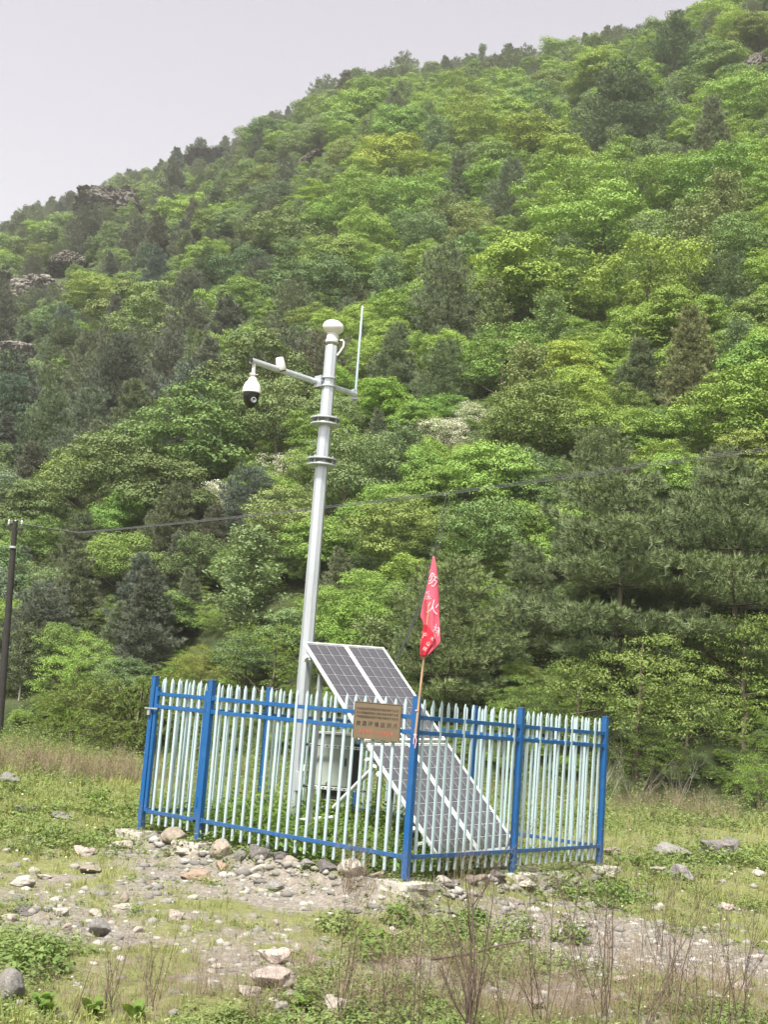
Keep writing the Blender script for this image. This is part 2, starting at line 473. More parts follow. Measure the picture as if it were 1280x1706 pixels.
# bare, stony patches of the meadow (photo pixel, radius in m along and across the view)
SOIL_SPOTS = []
for u, v, rx, ry, a in [(150, 1545, 1.3, .9, .9), (30, 1560, .8, .6, .9), (300, 1530, .9, .5, .6), (330, 1440, 1.4, .5, .9), (430, 1475, 1.0, .5, .9), (560, 1490, 1.2, .6, .85),
                        (620, 1500, .8, .6, .7), (800, 1490, 1.3, .55, .8), (900, 1480, 1.0, .5, .7), (980, 1560, 1.5, .9, 1.0), (1100, 1600, 1.3, .8, 1.0), (1230, 1620, 1.2, .7, .9), (900, 1640, 1.0, .6, .8),
                        (660, 1610, .8, .5, .8), (560, 1640, .8, .4, .7), (460, 1620, .7, .4, .9), (720, 1480, .8, .5, .8), (110, 1500, .9, .5, .6), (240, 1420, .9, .4, .7), (1020, 1480, .7, .4, .5),
                        (60, 1480, .7, .5, .5), (820, 1560, .7, .5, .5), (390, 1540, .7, .35, .5), (350, 1640, .8, .4, .5), (1180, 1690, 1.2, .5, .7), (620, 1690, 1.1, .3, .6)]:
    g = ground_hit(u, v); SOIL_SPOTS.append((g[0], g[1], rx, ry, a))


def soil(x, y):
    s = np.zeros_like(x)
    wx = x + fbm(x / 1.1, y / 1.1, 3) * .8; wy = y + fbm(x / 1.1 + 40, y / 1.1, 3) * .8
    for sx, sy, rx, ry, a in SOIL_SPOTS:
        ryy = ry * sy / 8.0
        s = np.maximum(s, a * np.exp(-(((wx - sx) / rx) ** 2 + ((wy - sy) / ryy) ** 2) ** 1.3))
    s = np.maximum(s, .30 * (y < 15.5)) * (.78 + .75 * fbm(x / .9 + 5, y / .9, 4)) + fbm(x / .35, y / .35, 4) * .38
    return np.clip(s, 0, 1)


def axis(lo, hi, n, core_lo, core_hi, far_lo, far_hi, m):
    a = far_lo + (core_lo - far_lo) * (np.linspace(0, 1, m, endpoint=False) ** .35)
    c = np.linspace(core_lo, core_hi, n)
    b = core_hi + (far_hi - core_hi) * (np.linspace(0, 1, m + 1)[1:] ** 3)
    return np.concatenate([a, c, b])


def build_ground():
    xs = axis(0, 0, 230, -9, 9, -880, 880, 30); ys = axis(0, 0, 300, 5.5, 36, -880, 880, 26)
    X, Y = np.meshgrid(xs, ys); Z = meadow(X, Y)
    nx, ny = len(xs), len(ys)
    V = np.stack([X.ravel(), Y.ravel(), Z.ravel()], 1)
    i = np.arange(nx * ny).reshape(ny, nx)
    F = np.stack([i[:-1, :-1].ravel(), i[:-1, 1:].ravel(), i[1:, 1:].ravel(), i[1:, :-1].ravel()], 1)
    me = npmesh('ground', V, F, [ground_mat()], True, {'soil': soil(X.ravel(), Y.ravel())})
    tag(put('ground', me), 'stony meadow with patchy grass and bare gravelly soil', kind='structure')


def build_hill():
    th = np.concatenate([np.linspace(-1.3, -.46, 24, endpoint=False), np.linspace(-.46, .46, 170), np.linspace(.46, 1.3, 25)[1:]])
    qd = np.concatenate([np.linspace(27, 60, 90, endpoint=False), np.linspace(60, 430, 190), np.linspace(430, 800, 12)[1:]])
    T, D = np.meshgrid(th, qd); X = np.sin(T) * D; Y = np.cos(T) * D; Z = np.maximum(hill(X, Y), -6)
    ny, nx = X.shape; i = np.arange(nx * ny).reshape(ny, nx)
    F = np.stack([i[:-1, :-1].ravel(), i[1:, :-1].ravel(), i[1:, 1:].ravel(), i[:-1, 1:].ravel()], 1)
    me = npmesh('hillside', np.stack([X.ravel(), Y.ravel(), Z.ravel()], 1), F[:, ::-1], [hill_mat()], True)
    tag(put('hillside', me), 'steep wooded mountainside rising behind the meadow', kind='structure')


build_ground()
build_hill()

# haze: one closed box of thin pale air
HZ_DENS = 0.00042
_top = max(v.co.z for v in bpy.data.objects['hillside'].data.vertices) + 25
hm = bpy.data.materials.new('air'); hm.use_nodes = True; hn = hm.node_tree; hn.nodes.clear()
ho = hn.nodes.new('ShaderNodeOutputMaterial'); hv = hn.nodes.new('ShaderNodeVolumePrincipled')
hv.inputs['Color'].default_value = (.93, .93, .97, 1); hv.inputs['Density'].default_value = HZ_DENS; hv.inputs['Anisotropy'].default_value = .2
hn.links.new(hv.outputs[0], ho.inputs['Volume'])
tag(put('haze', MB().box((0, 0, (_top - 9) / 2), (1800, 1800, _top + 9)).mesh('haze', hm)), 'thin pale haze over the valley', kind='stuff')


# ------------------------------------------------------------------ plant generators
def unit(a): return a / np.maximum(np.linalg.norm(a, axis=-1, keepdims=True), 1e-9)


def leaves(P, Nn, size, asp=.5, droop=.15, g=rng):
    """folded leaf: two triangles either side of a midrib"""
    n = len(P)
    d = unit(np.cross(Nn, g.normal(size=(n, 3)))); w = np.cross(Nn, d)
    size = np.asarray(size).reshape(-1, 1) * np.ones((n, 1))
    base = P - d * size * .5; tip = P + d * size * .5 - Nn * size * droop
    mid = P + Nn * size * .10
    l = mid + w * size * asp * .5 - Nn * size * .12; r = mid - w * size * asp * .5 - Nn * size * .12
    V = np.stack([base, l, tip, r], 1).reshape(-1, 3)
    i = np.arange(n)[:, None] * 4
    F = np.concatenate([i + np.array([[0, 2, 1]]), i + np.array([[0, 3, 2]])], 0)
    return V, F


def tone_of(n, rep, g=rng, lo=0, hi=1): return np.repeat(np.clip(g.beta(2, 2, n) * (hi - lo) + lo, 0, 1), rep)


def limbs(mb, g, H, n, r0, spread, lean=.1, z0=.12, z1=.75, up=.5):
    """tapered trunk with limbs; returns limb tips"""
    k = 7; off = np.cumsum(g.normal(size=(k, 2)) * lean * H / k, 0); off[0] = 0
    path = [(off[i, 0], off[i, 1], -0.06 * H + 1.0 * H * .92 * i / (k - 1)) for i in range(k)]
    mb.tube(path, [r0 * (1.25 if i == 0 else 1 - .88 * i / (k - 1)) for i in range(k)], 7)
    tips = []
    for j in range(n):
        z = H * (z0 + (z1 - z0) * (j + g.random()) / n); q = min(z / (H * .92), .99) * (k - 1); a = int(q); f = q - a
        p = np.array(path[a]) * (1 - f) + np.array(path[min(a + 1, k - 1)]) * f
        an = j * 2.4 + g.random(); L = spread * H * (.6 + .5 * g.random()) * (1.1 - .5 * z / H)
        e = p + np.array([math.cos(an) * L, math.sin(an) * L, L * up * (.6 + g.random())])
        m = (p + e) / 2 + np.array([0, 0, -.06 * L])
        mb.tube([p, m, e], [r0 * .42 * (1.1 - z / H), r0 * .25 * (1.1 - z / H), r0 * .08], 4, False)
        tips.append(e)
    return tips


def broad_tree(seed, puffs=40, nl=330, leaf=.029, rx=.40, zc=.58, rz=.43, asp=.66, pr=(.10, .18), flat=.74, mats=('broad',), bark='bark', blossom=0.0):
    g = np.random.default_rng(seed); C = []; rad = []
    LB = []; tries = 0; nlobe = int(g.integers(7, 11))
    while len(LB) < nlobe and tries < 900:
        tries += 1; d = unit(g.normal(size=3))
        if d[2] < -.62: continue
        k = g.uniform(.42, .74); c = np.array([d[0] * rx * k, d[1] * rx * k, zc + d[2] * rz * k]); Rl = g.uniform(.40, .62) * rx * (1.05 - .25 * abs(d[2]))
        if any(np.linalg.norm((c - q) * np.array([1, 1, 1.15])) < .60 * (Rl + w) for q, w in LB): continue
        LB.append((c, Rl))
    per = max(int(puffs * 1.9 / max(len(LB), 1)), 5)
    for c, Rl in LB:
        k = 0
        for _ in range(per * 6):
            if k >= per: break
            d = unit(g.normal(size=3))
            if d[2] < -.45: continue
            q = c + d * Rl * g.uniform(.72, 1.05) * np.array([1, 1, .82]); r = g.uniform(*pr) * .66
            if q[2] < .08 or any(np.linalg.norm(q - c2) < .62 * R2 for c2, R2 in LB if c2 is not c): continue
            if any(np.linalg.norm(q - p_) < (r + r_) * .50 for p_, r_ in zip(C, rad)): continue
            C.append(q); rad.append(r); k += 1
    P = []; Nn = []; S = []; T = []
    for c, r in zip(C, rad):
        n = int(nl * 1.9 * (r / .115) ** 2); d = unit(g.normal(size=(n, 3)))
        keep = d[:, 2] > -.45 + g.random(n) * .25; d = d[keep]; n = len(d)
        lob = 1 + .22 * np.sin(d @ (g.normal(size=3) * 4)) + .14 * np.sin(d @ (g.normal(size=3) * 8))
        rr = r * lob * (.62 + .45 * g.random(n) ** .7)
        P.append(c + d * rr[:, None] * np.array([1.1, 1.1, flat])); Nn.append(unit(d * .85 + np.array([0, 0, .40]) + g.normal(size=(n, 3)) * .27))
        S.append(leaf * .70 * g.uniform(.6, 1.35, n)); T.append(np.clip(g.beta(2, 2, n) * .45 + g.uniform(.05, .5), 0, 1))
    P = np.concatenate(P); Nn = np.concatenate(Nn); S = np.concatenate(S); T = np.concatenate(T)
    V, F = leaves(P, Nn, S, asp, g=g)
    mi = None
    if blossom:
        pb = np.repeat(g.random(len(C)) < .75, [0] * len(C)) if False else None
        fl = (Nn[:, 2] > .25) & (g.random(len(P)) < blossom); mi = np.concatenate([fl, fl]).astype(int)
    crown = npmesh('crown', V, F, [M[m] for m in mats], False, {'tone': np.repeat(T, 4)}, mi)
    mb = MB(); limbs(mb, g, 1.0, 9, .022, rx * .75)
    return mb.mesh('trunk', M[bark], smooth=True), crown


def needle_tufts(P, D, size, n=9, width=.16, g=rng, spread=.75):
    m = len(P); P = np.repeat(P, n, 0); D = np.repeat(D, n, 0); S = np.repeat(np.asarray(size) * np.ones(m), n)[:, None]
    d = unit(D + g.normal(size=P.shape) * spread)
    w = unit(np.cross(d, g.normal(size=P.shape))) * S * width
    a = P - w * .5; b = P + w * .5; t = P + d * S * g.uniform(.75, 1.15, (len(P), 1))
    V = np.stack([a, b, t], 1).reshape(-1, 3); F = np.arange(len(P) * 3).reshape(-1, 3)
    return V, F


def pine_tree(seed, whorls=17, per=6, rx=.30, shape=.75, dense=1.0, tuft=.034, up=.35, mat_='pine', flatlayer=.25, top=.98, z0=.10, nn=13, pw=.19, nw=.115):
    g = np.random.default_rng(seed); mb = MB(); k = 8
    off = np.cumsum(g.normal(size=(k, 2)) * .010, 0); off[0] = 0
    path = np.array([(off[i, 0], off[i, 1], -.06 + 1.02 * i / (k - 1)) for i in range(k)])
    mb.tube(path, [.017 * (1.3 if i == 0 else 1 - .9 * i / (k - 1)) for i in range(k)], 7)
    P = []; D = []; S = []; T = []
    for wv in range(whorls):
        z = z0 + (top - z0) * (max(wv + g.uniform(-.3, .3), 0) / whorls) ** .92; z = min(max(z, z0), top)
        rel = (z - z0) / (top - z0)
        L0 = rx * ((1 - rel) ** shape * .92 + .10) * (1 if rel > .12 else .75 + 2 * rel)
        base = np.array([np.interp(z, path[:, 2], path[:, 0]), np.interp(z, path[:, 2], path[:, 1]), z])
        ph = g.random() * 6.3; nb = per if rel < .8 else 4
        for b in range(nb):
            if g.random() < .05: continue
            a = ph + 6.283 * b / nb + g.normal() * .22; L = L0 * g.uniform(.62, 1.22)
            dr = np.array([math.cos(a), math.sin(a), 0]); sl = up * (.25 + rel) + g.normal() * .07
            e = base + dr * L + np.array([0, 0, L * sl]); m = base + dr * L * .5 + np.array([0, 0, L * (sl * .28 - .03)])
            mb.tube([base, m, e], [.0058 * (1.1 - rel), .004 * (1.1 - rel), .0012], 4, False)
            side = np.array([-dr[1], dr[0], 0]); nt = int((10 + 70 * L / rx) * dense)
            s = g.uniform(.12, 1.02, nt) ** .75
            wd = pw * L * (1.15 - s * .8) + .01
            q = (1 - s)[:, None] ** 2 * base + 2 * (s * (1 - s))[:, None] * (2 * m - (base + e) / 2) + s[:, None] ** 2 * e
            lat = g.normal(size=nt) * wd
            pos = q + side * lat[:, None] + np.array([0, 0, 1]) * (g.normal(size=nt) * flatlayer * .045 + np.abs(lat) * .10 + .004)[:, None]
            P.append(pos); D.append(unit(dr * .55 + side * np.sign(lat)[:, None] * .45 + np.array([0, 0, .75]) + np.zeros((nt, 3))))
            S.append(tuft * g.uniform(.7, 1.2, nt)); T.append(np.clip(g.beta(2, 2, nt) * .7 + g.uniform(0, .3), 0, 1))
    P = np.concatenate(P); D = np.concatenate(D); S = np.concatenate(S); T = np.concatenate(T)
    V, F = needle_tufts(P, D, S, nn, nw, g=g, spread=.52)
    crown = npmesh('crown', V, F, [M[mat_]], False, {'tone': np.repeat(T, nn * 3)})
    return mb.mesh('trunk', M['bark'], smooth=True), crown


def airy_tree(seed, nb=46, mat_='pale', leaf=.017, rx=.22, z0=.2, bark='pale_bark', nl=170, up=1.0, asp=.55):
    """upright thin-limbed tree: leaves strung along ascending branches"""
    g = np.random.default_rng(seed); mb = MB()
    mb.tube([(0, 0, -.06), (.006, .004, .3), (-.004, .01, .62), (.004, 0, .97)], [.016, .012, .007, .002], 7)
    P = []; T = []
    for b in range(nb):
        rel = (b + g.random()) / nb; z = z0 + (.96 - z0) * rel; a = b * 2.4 + g.normal() * .4
        L = rx * (1.12 - .75 * rel) * g.uniform(.6, 1.2) * (1 if rel > .1 else .7)
        base = np.array([0, 0, z]); e = base + np.array([math.cos(a) * L, math.sin(a) * L, L * up * g.uniform(.35, .9)])
        mb.tube([base, (base + e) / 2 + np.array([0, 0, -.05 * L]), e], [.0035, .0022, .0008], 4, False)
        n = int(nl * (.4 + .6 * L / rx)); s = g.uniform(.15, 1.08, n)
        P.append(base + (e - base) * s[:, None] + g.normal(size=(n, 3)) * np.array([.030, .030, .022]) * (1.3 - .6 * s)[:, None]); T.append(np.clip(g.beta(2, 2, n) * .8 + g.uniform(0, .2), 0, 1))
    P = np.concatenate(P); T = np.concatenate(T); n = len(P)
    V, F = leaves(P, unit(g.normal(size=(n, 3)) + np.array([0, -.1, .45])), leaf * g.uniform(.7, 1.3, n), asp, g=g)
    return mb.mesh('trunk', M[bark], smooth=True), npmesh('crown', V, F, [M[mat_]], False, {'tone': np.repeat(T, 4)})


def feather_shrub(seed):
    """low shrub of arching feathery sprays"""
    g = np.random.default_rng(seed); mb = MB(); P = []; D = []; T = []
    for b in range(64):
        a = g.uniform(0, 6.283); L = g.uniform(.35, .75); h = g.uniform(.35, .98)
        e = np.array([math.cos(a) * L, math.sin(a) * L, h * (1 - .35 * L)]); m = np.array([e[0] * .35, e[1] * .35, h * .62])
        mb.tube([(g.normal() * .04, g.normal() * .04, -.05), m, e], [.012, .007, .002], 4, False)
        for tw in range(16):
            s = g.uniform(.3, 1); q = (1 - s) ** 2 * np.zeros(3) + 2 * s * (1 - s) * (2 * m - e / 2) + s * s * e
            dd = unit(np.array([math.cos(a), math.sin(a), -.1]) + g.normal(size=3) * np.array([.6, .6, .3])); ll = g.uniform(.07, .2)
            k = np.arange(9) / 8
            P.append(q + dd * (ll * k)[:, None] - np.array([0, 0, 1]) * (ll * .35 * k ** 2)[:, None]); D.append(np.repeat(dd[None], 9, 0)); T.append(np.full(9, g.beta(2, 2)))
    P = np.concatenate(P); D = np.concatenate(D); T = np.concatenate(T)
    V, F = needle_tufts(P, D, .036, 4, .22, g, .7)
    return mb.mesh('trunk', M['bark'], smooth=True), npmesh('crown', V, F, [M['shrub']], False, {'tone': np.repeat(T, 12)})


KINDS = {
    'broad': [broad_tree(101), broad_tree(102, 48, 300, .027, .43, .55, .42, pr=(.09, .16)), broad_tree(103, 34, 350, .030, .36, .60, .42, pr=(.12, .20)), broad_tree(104, 56, 280, .026, .45, .52, .43, pr=(.08, .15))],
    'mid': [broad_tree(111, 42, 320, .028, mats=('mid',)), broad_tree(112, 52, 290, .026, .44, .54, .42, pr=(.085, .155), mats=('mid',)), broad_tree(113, 36, 340, .030, .35, .60, .42, pr=(.11, .19), mats=('mid',))],
    'pine': [pine_tree(121), pine_tree(122, 15, 7, .36, .6, .95), pine_tree(123, 19, 6, .27, .85), pine_tree(124, 14, 7, .40, .5, 1.0, .036)],
    'bigpine': [pine_tree(131, 9, 6, .44, .5, 2.6, .032, .20, 'darkpine', .22, z0=.14, nn=15, pw=.22, nw=.10), pine_tree(132, 8, 7, .50, .45, 2.6, .032, .16, 'darkpine', .22, z0=.12, nn=15, pw=.23, nw=.10)],
    'darkpine': [pine_tree(133, 14, 7, .36, .65, 1.1, .033, .28, 'darkpine'), pine_tree(134, 16, 6, .31, .8, 1.1, .033, .3, 'darkpine')],
    'pale': [airy_tree(141, leaf=.022, nl=200), airy_tree(142, 54, rx=.28, leaf=.024, nl=200), broad_tree(143, 44, 230, .028, .38, .55, .42, mats=('pale',))],
    'blossom': [broad_tree(151, 46, 190, .022, .42, .52, .40, mats=('mid', 'blossom'), blossom=.78), broad_tree(152, 40, 180, .022, .46, .50, .36, mats=('mid', 'blossom'), blossom=.7)],
    'shrub': [broad_tree(161, 72, 200, .024, .50, .42, .48, .5, (.08, .14), .55, ('shrub',)), broad_tree(162, 84, 170, .022, .56, .40, .46, .5, (.07, .13), .5, ('shrub',)), broad_tree(163, 64, 210, .022, .48, .42, .48, .5, (.08, .15), .6, ('broad',))],
    'feather': [feather_shrub(171)],
}
CROWN_AT = {}          # crown mesh -> an object that carries it, for the far wood


# ------------------------------------------------------------------ where the trees stand
HERO = [  # foot pixel u, foot v, height px, kind, variant, width factor, tint, label
    (1015, 1150, 415, 'bigpine', 0, 1.0, (1, 1, 1), 'big dark pine with wide layered boughs below the cable'),
    (1215, 1135, 400, 'bigpine', 1, 1.0, (.95, .95, .95), 'broad dark pine reaching the edge of the photo beside the big layered pine'),
    (745, 1185, 275, 'pine', 3, 1.15, (1.0, 1.05, .8), 'soft olive young pine just behind the red flag'),
    (870, 1090, 200, 'darkpine', 0, 1.0, (1, 1, 1), 'shadowy pine between the red flag and the big layered pine'),
    (400, 1090, 225, 'pale', 0, 1.35, (1, 1, 1), 'slender pale tree with whitish trunk between utility pole and mast'),
    (1060, 1290, 275, 'shrub', 0, 1.05, (1, 1, 1), 'tall leafy shrub in front of the big layered pine'),
    (955, 1250, 190, 'shrub', 1, .9, (.8, .85, .8), 'dark leafy shrub above the far end of the fence'),
    (1245, 1250, 290, 'shrub', 1, .95, (1.05, 1.05, 1), 'loose pale green shrub at the photo edge below the broad dark pine'),
    (1262, 1355, 140, 'shrub', 2, .8, (1.0, 1.0, .9), 'bright rounded bush at the edge of the meadow beyond the grey boulders'),
    (1085, 1325, 130, 'shrub', 0, 1.0, (.75, .8, .75), 'low dark bush at the foot of the tall leafy shrub'),
    (1140, 1262, 150, 'shrub', 1, 1.0, (.95, 1, .95), 'leafy bush filling the gap between the tall leafy shrub and the loose pale one'),
    (870, 1240, 130, 'shrub', 0, 1.0, (.85, .95, .85), 'rounded green bush seen over the pickets right of the red flag'),
    (225, 1262, 180, 'feather', 0, 1.15, (1, 1, 1), 'feathery drooping shrub beside the gate end of the fence'),
    (120, 1235, 100, 'feather', 0, 1.2, (1.05, 1.08, .9), 'low feathery shrub in the grass left of the fence gate'),
    (122, 1180, 145, 'shrub', 2, 1.05, (1.0, 1.05, 1.1), 'bright green maple-like bush next to the utility pole'),
    (440, 1190, 190, 'shrub', 1, .95, (.95, 1, .85), 'leafy bush against the lower mast behind the fence'),
    (330, 1170, 110, 'shrub', 0, 1.0, (1.1, .95, .8), 'yellowish bush just above the fence by the gate'),
    (570, 1150, 170, 'broad', 1, .95, (.9, .95, .9), 'fresh green tree directly behind the top of the solar panels'),
    (650, 1090, 130, 'mid', 1, 1.0, (1.1, 1.1, .9), 'rounded green tree between the mast and the red flag'),
    (200, 1010, 150, 'mid', 1, 1.15, (1, 1, .9), 'spreading green tree under the cable next to the utility pole'),
    (185, 935, 140, 'broad', 1, 1.0, (.85, .95, 1), 'wide fresh green tree just above the cable near the utility pole'),
    (60, 960, 110, 'mid', 0, 1.1, (.8, .85, .8), 'dark green tree behind the top of the utility pole'),
    (745, 590, 195, 'pine', 3, .95, (1.05, 1.05, 1.1), 'tall pale grey-green pine to the upper right of the whip antenna'),
    (660, 660, 135, 'pine', 0, 1.2, (1.15, 1.2, 1.2), 'hazy sage pine right beside the whip antenna'),
    (735, 700, 150, 'darkpine', 0, 1.05, (.9, .95, .95), 'dark pine to the right of the arm that holds the antenna'),
    (490, 600, 145, 'pine', 3, 1.0, (1, 1, 1), 'round grey pine to the upper left of the mast head'),
    (335, 540, 140, 'darkpine', 1, 1.25, (.85, .9, .9), 'dark broad pine above the dome camera on open slope'),
    (400, 560, 110, 'mid', 0, 1.0, (1, 1.05, .85), 'round green tree beside the dark broad pine'),
    (1205, 565, 160, 'darkpine', 0, 1.35, (.95, 1, 1.05), 'grey spreading pine amid bright broadleaf trees by the photo edge'),
    (845, 390, 140, 'pine', 1, 1.0, (.9, .95, 1), 'grey pine with dark shade below on the upper slope'),
    (755, 370, 130, 'pine', 0, 1.1, (.95, 1, 1), 'slim grey pine left of a shaded gully on the upper slope'),
    (1030, 280, 190, 'darkpine', 0, 1.5, (.8, .85, .95), 'massive dark pine high below the skyline'),
    (1120, 150, 150, 'darkpine', 1, 1.3, (.75, .85, .8), 'dark pine close under the top corner of the slope'),
    (75, 800, 165, 'pine', 1, 1.15, (.9, 1.0, .95), 'wide grey-green pine above the utility pole'),
    (215, 770, 150, 'pine', 0, 1.2, (.9, .95, .85), 'grey pine up the slope between utility pole and dome camera'),
    (95, 640, 120, 'darkpine', 0, 1.3, (.95, .95, 1), 'dark pine below the pale cliff'),
    (420, 430, 100, 'pine', 2, 1.3, (.9, .9, .9), 'dull pine with a brown base above the dark broad pine'),
    (350, 890, 105, 'blossom', 0, 1.1, (1, 1, 1), 'white blossoming tree just above the cable left of the mast'),
    (475, 825, 95, 'blossom', 1, 1.1, (1, 1, 1), 'white blossoming bush beside the lower mast ring'),
    (735, 770, 90, 'blossom', 0, 1.2, (1, 1, 1), 'white blossoming tree to the right of the mast rings'),
    (790, 730, 75, 'blossom', 1, 1.1, (1, 1, 1), 'small white blossoming bush higher than the other right of the mast'),
    (575, 950, 80, 'blossom', 1, 1.0, (.9, 1, .9), 'small pale blossoming bush right of the mast under the cable'),
    (560, 700, 100, 'broad', 0, 1.0, (.9, 1, .8), 'bright tree immediately behind the mast below its crossarm'),
    (640, 740, 120, 'broad', 2, 1.0, (.85, .95, .7), 'deep bright green tree right of the upper mast ring'),
    (545, 610, 100, 'broad', 1, 1.0, (1.1, 1.05, .9), 'yellow-green tree right behind the mast head'),
    (800, 118, 72, 'pale', 0, .8, (.55, .6, .6), 'slim dark tree sticking up from the middle of the skyline'),
    (330, 268, 60, 'pine', 1, 1.3, (.8, .85, .85), 'flat topped pine at a notch in the skyline'),
    (478, 210, 44, 'pine', 2, 1.1, (.9, .95, .95), 'small pointed pine on the skyline left of the middle'),
    (985, 190, 110, 'broad', 2, 1.15, (.95, .9, .8), 'big rounded yellow-green tree high under the skyline'),
    (550, 420, 120, 'broad', 1, 1.0, (1, 1.05, 1), 'vivid green round tree high above the mast head'),
    (520, 365, 70, 'broad', 0, 1.0, (1.1, 1.05, .7), 'small vivid yellow-green tree high above the mast'),
    (810, 1000, 200, 'pale', 2, 1.0, (.8, .9, .7), 'muted green tree right above the red flag'),
    (910, 620, 140, 'pale', 1, 1.1, (1, 1.05, .85), 'airy pale green tree on the middle slope right of the antenna'),
    (1010, 880, 180, 'pine', 3, 1.2, (1.0, 1.05, .9), 'soft grey pine crossed by the cable above the big layered pine'),
    (1190, 900, 170, 'pine', 1, 1.2, (1.0, 1.05, .9), 'soft grey pine crossed by the cable near the photo edge'),
    (1060, 700, 150, 'pine', 0, 1.2, (.9, .95, .85), 'grey pine next to a bare pale stem on the middle slope'),
    (135, 352, 48, 'pine', 1, 1.4, (.8, .85, .85), 'bushy pine on the lower left end of the skyline'),
    (640, 545, 130, 'pale', 1, 1.0, (1.0, 1.1, 1.1), 'pale mint green tree behind the tip of the antenna'),
]
TREES = []     # dicts: x y z H kind var w tint label(None = made below)
for u, v, hp, kind, var, w, tint, lab in HERO:
    g = ground_hit(u, v)
    while g[1] > 345 or abs(proj(g)[1] - v) > 6: v += 3; g = ground_hit(u, v)
    TREES.append(dict(p=g, H=hp * (g - EYE) @ FWD / CF, kind=kind, var=var, w=w, tint=tint, label=lab, hero=True))
CLIFFS = [(62, 505, 120, 58, 'cliff'), (195, 375, 130, 70, 'scarp'), (355, 292, 125, 44, 'scarp'), (25, 600, 85, 56, 'cliff'), (1268, 122, 70, 60, 'scarp'), (515, 275, 70, 28, 'scarp'), (115, 450, 80, 44, 'scarp')]
CLIFF_AT = [(ground_hit(u, v), w, h, k) for u, v, w, h, k in CLIFFS]


def scatter_trees():
    g = np.random.default_rng(77); cell = {}
    pts = [(t['p'][0], t['p'][1], t['H'] * .34 * t['w']) for t in TREES]

    def ok(x, y, r):
        i, j = int(x // 6), int(y // 6)
        for a in range(i - 2, i + 3):
            for b in range(j - 2, j + 3):
                for px, py, pr in cell.get((a, b), ()):
                    if (px - x) ** 2 + (py - y) ** 2 < (.80 * (pr + r)) ** 2: return False
        return True

    def add(x, y, r): cell.setdefault((int(x // 6), int(y // 6)), []).append((x, y, r))
    for x, y, r in pts: add(x, y, r)
    cl = [(c[0][0], c[0][1], c[1] * c[0][1] / CF * .55) for c in CLIFF_AT]
    for x, y, r in cl: add(x, y, r)
    hz = [(*proj(t['p'] + np.array([0, 0, t['H'] * .55])), t['H'] * CF) for t in TREES]
    for c, w, h, kk in CLIFF_AT:
        for f in (-.3, 0, .3):
            pu, pv, pz = proj(c + np.array([0, 0, h * c[1] / CF * .35])); hz.append((pu + f * w, pv, pz, 0))
    n = 15000
    th = g.uniform(-.44, .44, n); dd = np.sqrt(g.uniform(33 ** 2, 345 ** 2, n))
    E, D, d0 = ridge(th)
    out = []
    for k in range(n):
        t, d = th[k], dd[k]
        if d < d0[k] + .8 or d > D[k] + 8: continue
        x, y = math.sin(t) * d, math.cos(t) * d
        q = (d - d0[k]) / (D[k] - d0[k])
        H = g.uniform(3.3, 7.0) * (1.0 if q < .8 else .85)
        if q < .04: H *= .55
        if q > .85: H *= g.uniform(.5, 1.15)
        zz = float(land(np.array([x]), np.array([y]))[0]); cu, cv, cz = proj(np.array([x, y, zz + H * .52])); hp = H * CF / cz
        if any(cz < b - .5 and ((a[0] - cu) / (.40 * hp)) ** 2 + ((a[1] - cv) / (.50 * hp)) ** 2 < 1 for a, b in ((h[:2], h[2]) for h in hz)): continue
        r = H * .32
        if not ok(x, y, r): continue
        add(x, y, r); out.append((x, y, H, q, t))
    # smaller trees in the gaps that are left
    n = 9000; th = g.uniform(-.44, .44, n); dd = 33 + (230 - 33) * g.random(n) ** 1.3; E, D, d0 = ridge(th)
    for k in range(n):
        t, d = th[k], dd[k]
        if d < d0[k] + 1.5 or d > D[k]: continue
        x, y = math.sin(t) * d, math.cos(t) * d; H = g.uniform(1.9, 3.4); r = H * .30
        if not ok(x, y, r): continue
        zz = float(land(np.array([x]), np.array([y]))[0]); cu, cv, cz = proj(np.array([x, y, zz + H * .52])); hp = H * CF / cz
        if any(cz < b - .5 and ((a[0] - cu) / (.34 * hp)) ** 2 + ((a[1] - cv) / (.42 * hp)) ** 2 < 1 for a, b in ((h[:2], h[2]) for h in hz)): continue
        add(x, y, r); out.append((x, y, H, (d - d0[k]) / (D[k] - d0[k]), t))
    return out


def pick_kind(x, y, q, t, g):
    """bright broadleaf on the lit middle of the slope, greyer pines towards the ridge and to the left"""
    a = fbm(np.array([x / 24]), np.array([y / 24]), 3)[0] + g.normal() * .16
    pinep = np.clip(.20 + .42 * (q > .68) + .2 * (q > .86) + .30 * (t < -.13) + .15 * (t < -.02) - .22 * ((t > .02) & (q < .62)), .05, .75)
    if a > .62 - pinep * .9 and g.random() < .25 + pinep: return 'pine' if g.random() < .68 else 'darkpine'
    r = g.random()
    if r < pinep * .45: return 'pine'
    if t > -.06 and q < .72: return g.choice(['broad', 'broad', 'broad', 'mid', 'pale'])
    if q > .72: return g.choice(['mid', 'mid', 'pale', 'broad', 'mid'])
    return g.choice(['broad', 'mid', 'mid', 'pale', 'mid'])


